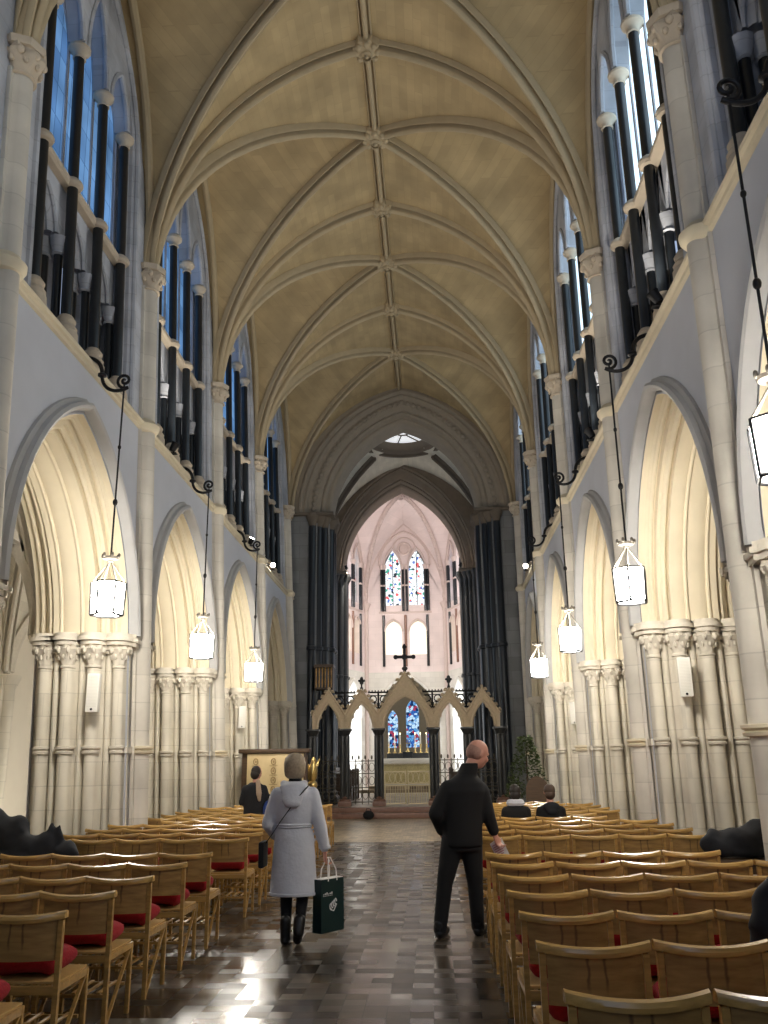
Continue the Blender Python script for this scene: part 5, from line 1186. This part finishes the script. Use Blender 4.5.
# --- woman in the pale coat walking away up the aisle
wm = tag(empty('person', (-.51, 8.55, 0)), 'person with blonde bob in pale grey hooded coat walking up the aisle with bag', 'person')
b = MB()
Pw = head(b, (-.005, .045, 1.565), .05, -.06, 1.0)
b.cap((0, .015, 1.36), (0, .03, 1.50), .052, .048); b.loft([(0, 0, .84, .15, .10), (0, 0, 1.0, .13, .09), (0, 0, 1.2, .15, .10), (0, 0, 1.36, .13, .08), (0, .01, 1.40, .06, .05)])
b.cap((.16, 0, 1.31), (.235, -.01, 1.02), .04, .034).cap((.235, -.01, 1.02), (.285, .03, .79), .033, .024)
b.cap((-.16, 0, 1.31), (-.235, -.02, 1.04), .04, .034).cap((-.235, -.02, 1.04), (-.20, .16, .90), .033, .024)
hand(b, (.287, .035, .78), (.03, .05, -1), (-.4, .9, .1), .9); hand(b, (-.20, .17, .89), (.2, .6, -.4), (.2, .3, .9), .6)
b.cap((.08, 0, .85), (.085, .03, .48), .075, .055).cap((.085, .03, .48), (.075, -.10, .14), .05, .036); b.cap((-.08, 0, .85), (-.07, .03, .46), .075, .055).cap((-.07, .03, .46), (-.065, .0, .10), .05, .036)
blend(b, 'body', 'skin', wm, .0095, 4); eyes(wm, Pw)
m = MB().loft([(0, 0, .425, .215, .165), (0, 0, .435, .222, .172), (0, 0, .55, .215, .165), (0, 0, .75, .20, .155), (0, 0, .92, .185, .145), (0, 0, 1.00, .160, .128), (0, 0, 1.03, .155, .125), (0, 0, 1.07, .168, .135), (0, 0, 1.18, .190, .142), (0, 0, 1.28, .205, .138), (0, 0, 1.345, .175, .115), (0, .01, 1.40, .09, .085), (0, .02, 1.425, .066, .068)], 28)
m.cap((.165, 0, 1.30), (.245, -.015, 1.02), .072, .062).cap((.245, -.015, 1.02), (.283, .025, .83), .064, .052); m.cap((-.165, 0, 1.30), (-.245, -.025, 1.04), .072, .064).cap((-.245, -.025, 1.04), (-.205, .14, .93), .064, .052)
coat = blend(m, 'coat', 'coat', wm, .013, 5)
# hood lying on the shoulders, waist gather, seam
m = MB(); 
for k in range(5): m.ell((.0 + .0 * k, -.105 - .012 * k, 1.37 - .035 * k), (.135 - .012 * k, .05, .05), 16, 10)
m.ell((-.02, -.15, 1.26), (.085, .035, .06), 14, 10); m.cap((-.10, -.06, 1.40), (.0, -.11, 1.36), .035, .045).cap((.10, -.06, 1.40), (.0, -.11, 1.36), .035, .045)
blend(m, 'hood', 'coat', coat, .010, 5)
m = MB(); m.loft([(0, 0, 1.005, .160, .132), (0, 0, 1.012, .172, .142), (0, 0, 1.022, .163, .135), (0, 0, 1.032, .173, .143), (0, 0, 1.045, .160, .130)], 40); m.obj('waist_gather', 'coat', coat)
m = MB().loft([(0, 0, .42, .219, .169), (0, 0, .428, .228, .178), (0, 0, .445, .228, .178), (0, 0, .452, .216, .166)], 32); m.obj('hem', 'coat', coat)
m = MB().loft([(.281, .022, .845, .058, .058), (.284, .028, .815, .058, .058)], 16).loft([(-.206, .135, .945, .058, .058), (-.206, .15, .915, .056, .056)], 16); m.obj('cuffs', 'coat', coat)
m = MB().cap((.07, 0, .62), (.085, .03, .46), .085, .066).cap((.085, .03, .46), (.075, -.09, .17), .062, .045); m.cap((-.07, 0, .62), (-.07, .03, .46), .085, .066).cap((-.07, .03, .46), (-.065, .0, .10), .062, .046)
blend(m, 'leggings', 'black', wm, .011, 4)
m = MB(); boot(m, (-.065, -.03, .046), (-.055, .15, .038), .16, .045); m.obj('boot', 'boot', wm)
m = MB(); m.cap((.075, -.095, .22), (.07, -.125, .13), .055, .05).cap((.07, -.125, .13), (.05, -.05, .055), .046, .043).cap((.05, -.05, .055), (.045, .03, .042), .043, .036); m.obj('boot', 'boot', wm)
m = MB(); c = Vector((-.005, .035, 1.575))
m.loft([(-.005, .02, 1.445, .060, .062), (-.005, .005, 1.47, .082, .080), (-.005, .005, 1.52, .092, .095), (-.005, .008, 1.58, .094, .102), (-.005, .012, 1.635, .082, .092), (-.005, .018, 1.67, .052, .062), (-.005, .02, 1.684, .02, .025)], 28)
m.mapv(lambda x, y, z: (x * (1.13 + .03 * math.sin(70 * x + 4 * z)), min(y, .075 + .02 * math.sin(30 * z)) - .012 * math.sin(38 * math.atan2(x, y - .04)) * .25, z)); m.obj('hair', 'blonde', wm)
MB().loft([(0, .02, 1.405, .07, .07), (0, .02, 1.44, .062, .062), (0, .02, 1.455, .052, .054)], 18).obj('collar', 'black', wm)
# strap bag across the back, and the carrier bag in the right hand
sb = tag(empty('shoulder_bag', (-.51, 8.55, 0)), 'black shoulder bag on diagonal strap over the pale grey coat', 'bag')
st = [(.14, -.045, 1.385), (.10, -.125, 1.335), (.04, -.150, 1.26), (-.04, -.155, 1.15), (-.115, -.135, 1.05), (-.17, -.105, .97), (-.24, -.06, .88)]
st = [(x * 1.04, y - .022, z) for x, y, z in st]
MB().sweep(st, [(-.012, 0), (.012, 0), (.012, .006), (-.012, .006)], (.3, .0, .95), (0, -1, 0)).obj('strap', 'black', sb); MB().bbox(-.315, -.262, -.13, .10, .66, .89, .02).obj('pouch', 'black', sb)
cb = tag(empty('carrier_bag', (-.19, 8.60, -.065)), 'dark green glossy carrier bag with white lettering held by person in pale coat', 'bag')
def gusset(z0, z1, w0, w1, d0, d1):
    return MB().strip([[(-w0, -d0, z0), (w0, -d0, z0), (w0, d0, z0), (-w0, d0, z0)], [(-w1, -d1, z1), (w1, -d1, z1), (w1, d1, z1), (-w1, d1, z1)]], True).ngon([(-w0, -d0, z0), (w0, -d0, z0), (w0, d0, z0), (-w0, d0, z0)])
RB = (0, 0, .95)
gusset(.17, .62, .155, .155, .055, .05).obj('bag_body', 'green', cb, (0, 0, 0), RB, 0); gusset(.605, .625, .15, .15, .045, .045).obj('paper_filling', 'paper', cb, (0, 0, 0), RB, 0)
m = MB()
for d in (-.05, .05): m.tube([(-.06, d, .60), (-.055, d * .8, .70), (-.01, d * .2, .80), (.01, d * .2, .80), (.055, d * .8, .70), (.06, d, .60)], .006, 6)
m.obj('handles', 'paper', cb, (0, 0, 0), RB)
m = MB()
for k in range(4): m.tube([(-.03 + .022 * k + .012 * math.cos(t * PI / 4), -.0555, .385 + .012 * k + .026 * math.sin(t * PI / 4)) for t in range(8)], .005, 5)
m.tube([(-.035, -.0555, .36), (.01, -.0555, .345), (.05, -.0555, .40)], .005, 5); m.obj('white_mark', 'paper', cb, (0, 0, 0), RB)
m = MB()
for k in range(6): m.box(-.13 + .022 * k, -.117 + .022 * k, -.0545, -.0525, .49, .497 + .006 * (k % 3)); m.box(-.13 + .022 * k, -.115 + .022 * k, -.0545, -.0525, .478, .482)
m.obj('small_lettering', 'paper', cb, (0, 0, 0), RB)

# --- man in the black coat at the aisle end of the right block
mn = tag(empty('person', (1.0, 8.85, 0)), 'balding person in black coat looking down to the right, leaflet in hand', 'person')
b = MB(); Pm = head(b, (.255, .05, 1.650), -1.15, -.40, 1.13)
b.cap((.13, .02, 1.42), (.215, .035, 1.59), .068, .066); b.loft([(.06, 0, .85, .15, .11), (.07, 0, 1.1, .15, .11), (.10, .0, 1.3, .17, .11), (.12, .01, 1.42, .10, .07)])
b.cap((-.06, -.01, 1.33), (-.175, -.05, 1.10), .05, .042).cap((-.175, -.05, 1.10), (-.13, .10, .93), .04, .03); b.cap((.28, .03, 1.33), (.33, .03, 1.08), .05, .042).cap((.33, .03, 1.08), (.385, .07, .90), .04, .029)
hand(b, (.388, .075, .895), (.35, .15, -.95), (.5, .7, .3), .75, .185); hand(b, (-.13, .11, .92), (.3, .5, -.5), (.2, .3, .9), .5, .185)
b.cap((-.02, 0, .9), (-.11, .0, .5), .09, .06).cap((-.11, .0, .5), (-.17, -.02, .1), .058, .042); b.cap((.16, .03, .9), (.18, .06, .5), .09, .06).cap((.18, .06, .5), (.19, .12, .1), .058, .042)
blend(b, 'body', 'skin', mn, .0095, 4); eyes(mn, Pm)
m = MB().loft([(.075, 0, .795, .185, .150), (.075, 0, .805, .192, .156), (.075, 0, .92, .192, .155), (.075, 0, 1.08, .196, .155), (.085, 0, 1.2, .212, .160), (.105, .0, 1.30, .215, .158), (.12, .01, 1.38, .185, .135), (.13, .015, 1.44, .115, .10), (.15, .02, 1.485, .088, .088), (.17, .028, 1.545, .078, .080)], 28)
m.cap((-.045, -.01, 1.32), (-.175, -.05, 1.10), .092, .075).cap((-.175, -.05, 1.10), (-.12, .11, .94), .073, .06); m.cap((.275, .03, 1.30), (.33, .03, 1.08), .080, .070).cap((.33, .03, 1.08), (.378, .062, .935), .068, .055)
ct = blend(m, 'coat', 'black', mn, .013, 5); MB().loft([(.14, .015, 1.46, .098, .096), (.175, .028, 1.56, .086, .088), (.178, .028, 1.565, .072, .074)], 22).obj('collar', 'black', ct)
m = MB().cap((-.015, 0, .86), (-.105, .0, .50), .118, .082).cap((-.105, .0, .50), (-.168, -.02, .075), .078, .064); m.cap((.15, .03, .86), (.178, .06, .50), .118, .082).cap((.178, .06, .50), (.192, .12, .075), .078, .064).loft([(.07, .01, .76, .19, .14), (.07, .01, .92, .17, .13)])
blend(m, 'trousers', 'black', mn, .012, 4)
m = MB(); boot(m, (-.17, -.035, .044), (-.11, .17, .038), .08, .048); m.obj('shoe', 'boot', mn); m = MB(); boot(m, (.19, .10, .044), (.27, .30, .038), .08, .048); m.obj('shoe', 'boot', mn)
m = MB(); Rm = Matrix.Rotation(-1.15, 3, 'Z') @ Matrix.Rotation(-.36, 3, 'X')
for sg in (-1, 1): m.ell(Pm(sg * .048, -.030, -.004), (.043, .068, .066), 14, 10, Rm)
m.ell(Pm(0, -.042, .006), (.083, .078, .090), 16, 10, Rm); blend(m, 'hair', 'greyhair', mn, .009, 4)
lf = tag(empty('leaflet', (1.435, 8.985, .755)), 'white and pink printed leaflet held by the person in the black coat', 'leaflet')
MB().strip([[(-.05, 0, .07), (.0, .008, .075), (.05, 0, .07)], [(-.05, .004, -.07), (.0, .012, -.065), (.05, .004, -.07)]]).strip([[(-.05, .003, .07), (.0, .011, .075), (.05, .003, .07)], [(-.05, .007, -.07), (.0, .015, -.065), (.05, .007, -.07)]]).obj('sheet', 'paper', lf, (0, 0, 0), (.15, -.45, .1))
lf.scale = (1.3, 1.3, 1.3)
m = MB()
for k in range(6): m.box(-.042, .035 - .008 * (k % 3), -.004, -.002, .045 - .016 * k, .051 - .016 * k)
m.obj('printed_lines', mat('pink_print', (.55, .25, .30), .7), lf, (0, 0, 0), (.15, -.45, .1))

# --- seated and distant people
def sitter(name_label, loc, coatm, hairm, scarfm=None, hood=None, yaw=0, tilt=0.0, hair_r=.095):
    t = tag(empty('person', loc, yaw), name_label, 'person'); b = MB(); P = head(b, (tilt, .10, 1.135), 0, -.25)
    b.cap((0, .06, .92), (tilt * .7, .085, 1.05), .055, .05).loft([(0, .1, .46, .15, .11), (0, .08, .7, .15, .10), (0, .06, .92, .10, .07)])
    for sg in (-1, 1):
        b.cap((sg * .15, .06, .88), (sg * .185, .12, .62), .045, .038).cap((sg * .185, .12, .62), (sg * .10, .34, .58), .036, .026); hand(b, (sg * .10, .345, .58), (-sg * .4, .8, -.1), (0, .1, 1), .5)
        b.cap((sg * .09, .12, .54), (sg * .10, .50, .54), .08, .06).cap((sg * .10, .50, .54), (sg * .10, .52, .12), .055, .04)
    blend(b, 'body', 'skin', t, .012, 3); eyes(t, P)
    m = MB().loft([(0, .10, .46, .20, .13), (0, .09, .6, .205, .145), (0, .07, .78, .205, .145), (0, .06, .88, .19, .125), (0, .06, .95, .12, .09), (0, .07, .985, .075, .075)], 24)
    for sg in (-1, 1): m.cap((sg * .145, .06, .87), (sg * .182, .12, .62), .074, .062).cap((sg * .182, .12, .62), (sg * .12, .32, .585), .066, .052)
    blend(m, 'coat', coatm, t, .015, 4)
    m = MB()
    for sg in (-1, 1): m.cap((sg * .09, .14, .545), (sg * .10, .50, .54), .095, .072).cap((sg * .10, .50, .54), (sg * .10, .52, .12), .068, .052)
    blend(m, 'trousers', 'black', t, .014, 3)
    m = MB()
    for sg in (-1, 1): boot(m, (sg * .10, .51, .045), (sg * .11, .70, .038), .08, .043)
    m.obj('shoes', 'boot', t)
    m = MB().ell((tilt, .085, 1.16), (.086, hair_r, .094), 18, 12).ell((tilt, .045, 1.10), (.078, .06, .075), 16, 10); m.obj('hair', hairm, t)
    if scarfm: MB().lathe([(.075, .945), (.12, .95), (.135, .985), (.115, 1.03), (.08, 1.04)], (0, .07, 0), 20, wob=lambda a, t_: 1 + .06 * math.sin(5 * a)).obj('scarf', scarfm, t)
    if hood:
        m = MB().ell((0, -.045, .93), (.13, .05, .075), 16, 10).ell((0, -.065, .87), (.09, .035, .06), 14, 10); blend(m, 'hood', hood, t, .012, 4)
    return t
sitter('seated person in black coat with pale scarf, nearer the aisle on the right', (2.01, RROWS[11] + .16, 0), 'black', 'darkhair', 'coat')
sitter('seated person with brown hair and dark grey hood, right of the scarfed sitter', (2.52, RROWS[11] + .16, 0), 'black', mat('brown_hair', (.06, .035, .022), .6, noise=.4, nscale=40), None, 'navy')
# standing person at the left among the chairs, dark hair, scarf, blue coat over the arm
ps = tag(empty('person', (-2.30, 15.52, 0)), 'dark haired person with beige scarf holding blue cloth among the left chairs', 'person')
ps.scale = (1, .82, 1)
b = MB(); P = head(b, (.02, .04, 1.45), -.9, -.25, .98); b.cap((0, .01, 1.24), (.015, .03, 1.38), .052, .048).loft([(0, 0, .75, .15, .10), (0, 0, 1.0, .14, .09), (0, 0, 1.2, .14, .09), (0, 0, 1.27, .07, .06)])
b.cap((.15, .02, 1.2), (.22, .05, .96), .04, .034).cap((.22, .05, .96), (.26, .10, 1.06), .033, .024).cap((-.15, 0, 1.2), (-.21, .0, .95), .04, .034).cap((-.21, 0, .95), (-.03, .13, .93), .033, .024); hand(b, (.27, .08, 1.07), (.8, -.2, .1), (0, .4, 1), .5); hand(b, (-.03, .13, .93), (1, .0, 0), (0, 0, 1), .5, .15)
for sg in (-1, 1): b.cap((sg * .08, 0, .78), (sg * .085, .01, .42), .075, .055).cap((sg * .085, .01, .42), (sg * .085, -.01, .09), .05, .036)
blend(b, 'body', 'skin', ps, .011, 3); eyes(ps, P)
m = MB().loft([(0, 0, .62, .185, .14), (0, 0, .8, .185, .145), (0, 0, 1.0, .18, .135), (0, 0, 1.16, .195, .13), (0, 0, 1.24, .15, .11), (0, .01, 1.29, .075, .075)], 24).cap((.155, .02, 1.18), (.225, .05, .96), .07, .06).cap((.225, .05, .96), (.25, .09, 1.04), .058, .048).cap((-.155, 0, 1.18), (-.215, .0, .96), .07, .06).cap((-.215, .0, .96), (-.05, .12, .935), .058, .046)
blend(m, 'coat', 'navy', ps, .014, 4)
m = MB()
for sg in (-1, 1): m.cap((sg * .08, 0, .72), (sg * .085, .01, .42), .09, .066).cap((sg * .085, .01, .42), (sg * .085, -.01, .10), .062, .05)
blend(m, 'trousers', 'black', ps, .013, 3)
m = MB()
for sg in (-1, 1): boot(m, (sg * .085, -.06, .045), (sg * .095, .10, .038), .08, .043)
m.obj('shoes', 'boot', ps)
MB().ell((.012, .025, 1.475), (.086, .094, .092), 18, 12).ell((.0, -.01, 1.42), (.08, .07, .085), 16, 10).obj('hair', 'darkhair', ps)
m = MB().lathe([(.07, 1.27), (.12, 1.275), (.13, 1.31), (.11, 1.35), (.07, 1.36)], (.0, .01, 0), 18, wob=lambda a, t_: 1 + .08 * math.sin(4 * a)).cap((.07, -.08, 1.30), (.10, -.135, 1.10), .04, .05).cap((.10, -.135, 1.10), (.11, -.13, 1.0), .045, .03); blend(m, 'scarf', 'scarf', ps, .011, 4)
bc = tag(empty('folded_coat', (-2.03, 15.52, -.04)), 'bright blue folded coat held by the dark haired person at left', 'coat')
m = MB().loft([(0, .0, .72, .10, .10), (.0, .0, .82, .12, .13), (.0, .0, .92, .12, .13), (.01, .01, 1.0, .10, .10), (.02, .01, 1.04, .05, .05)], 20); blend(m, 'folded_cloth', 'blue', bc, .014, 4)

# --- coats heaped beside the rows
def heap(name, loc, lumps, label, mt='navy', vox=.02):
    t = tag(empty(name, loc), label, 'coats'); m = MB()
    for c, r in lumps: m.ell(c, r, 16, 10)
    r_ = random.Random(len(lumps))
    m.mapv(lambda x, y, z: (x + .016 * math.sin(31 * z + 17 * y), y + .01 * math.sin(27 * x + 19 * z), max(.012, z + .022 * math.sin(23 * x + 9 * y) * min(1, z * 5))))
    blend(m, 'cloth', mt, t, vox, 3); return t
def low_table(loc, w, d, label):
    t = tag(empty('low_table', loc), label, 'table'); MB().bbox(-w, w, -d, d, .56, .60, .008).obj('table_top', 'darkoak', t)
    for sx in (-1, 1):
        for sy in (-1, 1): MB().bbox(sx * (w - .05) - .025, sx * (w - .05) + .025, sy * (d - .05) - .025, sy * (d - .05) + .025, 0, .57, .004).obj('leg', 'darkoak', t)
    MB().bbox(-w + .04, w - .04, -d + .03, -d + .05, .46, .56, .004).bbox(-w + .04, w - .04, d - .05, d - .03, .46, .56, .004).obj('apron', 'darkoak', t); return t
low_table((-4.02, 9.72, 0), .70, .2, 'dark low table under the heap of black coats at left')
h = heap('coat_pile', (-4.02, 9.72, .60), [((-.35, 0, .22), (.30, .2, .24)), ((-.05, 0, .32), (.28, .2, .26)), ((.22, .02, .25), (.22, .18, .24)), ((.42, 0, .14), (.24, .17, .16)), ((.60, 0, .14), (.20, .15, .16)), ((.68, 0, .28), (.035, .05, .13)), ((.76, 0, .28), (.035, .05, .13)), ((.82, 0, .10), (.18, .13, .11)), ((.30, .0, .06), (.55, .2, .09)), ((-.3, 0, .08), (.4, .2, .1))], 'heap of black coats with standing collars beside the nearest left pier')
low_table((4.28, 9.60, 0), .70, .2, 'dark low table under the heap of coats at right')
heap('coat_pile', (4.28, 9.60, .60), [((-.55, 0, .12), (.2, .17, .14)), ((-.62, 0, .17), (.08, .12, .14)), ((-.30, 0, .16), (.26, .18, .15)), ((-.05, 0, .21), (.25, .18, .18)), ((.18, 0, .20), (.24, .17, .20)), ((.42, 0, .18), (.22, .17, .19)), ((0, 0, .07), (.66, .2, .09))], 'heap of dark coats in the right arch behind the seventh chair row')
heap('draped_coat', (2.40, 4.46, .4495), [((0, 0, .16), (.20, .14, .2)), ((.04, 0, .38), (.18, .13, .22)), ((.10, .0, .55), (.13, .12, .12)), ((-.06, -.0, .14), (.14, .15, .15)), ((.06, .03, .14), (.15, .13, .16))], 'black coat heaped on a chair at the right edge of the photo', vox=.016)
# small dark bag by the chancel step
t = tag(empty('small_bag', (-1.15, 26.75, 0)), 'small dark bag on the floor before the red chancel step', 'bag'); m = MB().ell((0, 0, .12), (.17, .12, .13), 16, 10); blend(m, 'bag_body', 'black', t, .02, 2); MB().tube([(-.08, 0, .22), (-.05, 0, .31), (.05, 0, .31), (.08, 0, .22)], .012, 6).obj('handle', 'black', t)
# carved clergy chair beyond the sitters
t = tag(empty('clergy_chair', (2.95, 18.9, 0)), 'dark wooden clergy chair with pointed back beyond the seated people at right', 'chair')
MB().strip([[(s, 0, z) for s, z in arc_pts(0, .24, 1.0, .28, 8, .2)], [(s, .05, z) for s, z in arc_pts(0, .24, 1.0, .28, 8, .2)]]).ngon([(s, 0, z) for s, z in arc_pts(0, .24, 1.0, .28, 8, .2)]).ngon([(s, .05, z) for s, z in arc_pts(0, .24, 1.0, .28, 8, .2)]).obj('back', 'darkoak', t)
MB().bbox(-.24, .24, .05, .5, .42, .47, .01).obj('seat', 'darkoak', t)
for sx in (-1, 1):
    MB().bbox(sx * .22 - .025, sx * .22 + .025, .04, .5, .64, .68, .008).obj('arm', 'darkoak', t)
    for y in (.06, .46): MB().bbox(sx * .22 - .025, sx * .22 + .025, y - .025, y + .025, 0, .65, .006).obj('leg', 'darkoak', t)
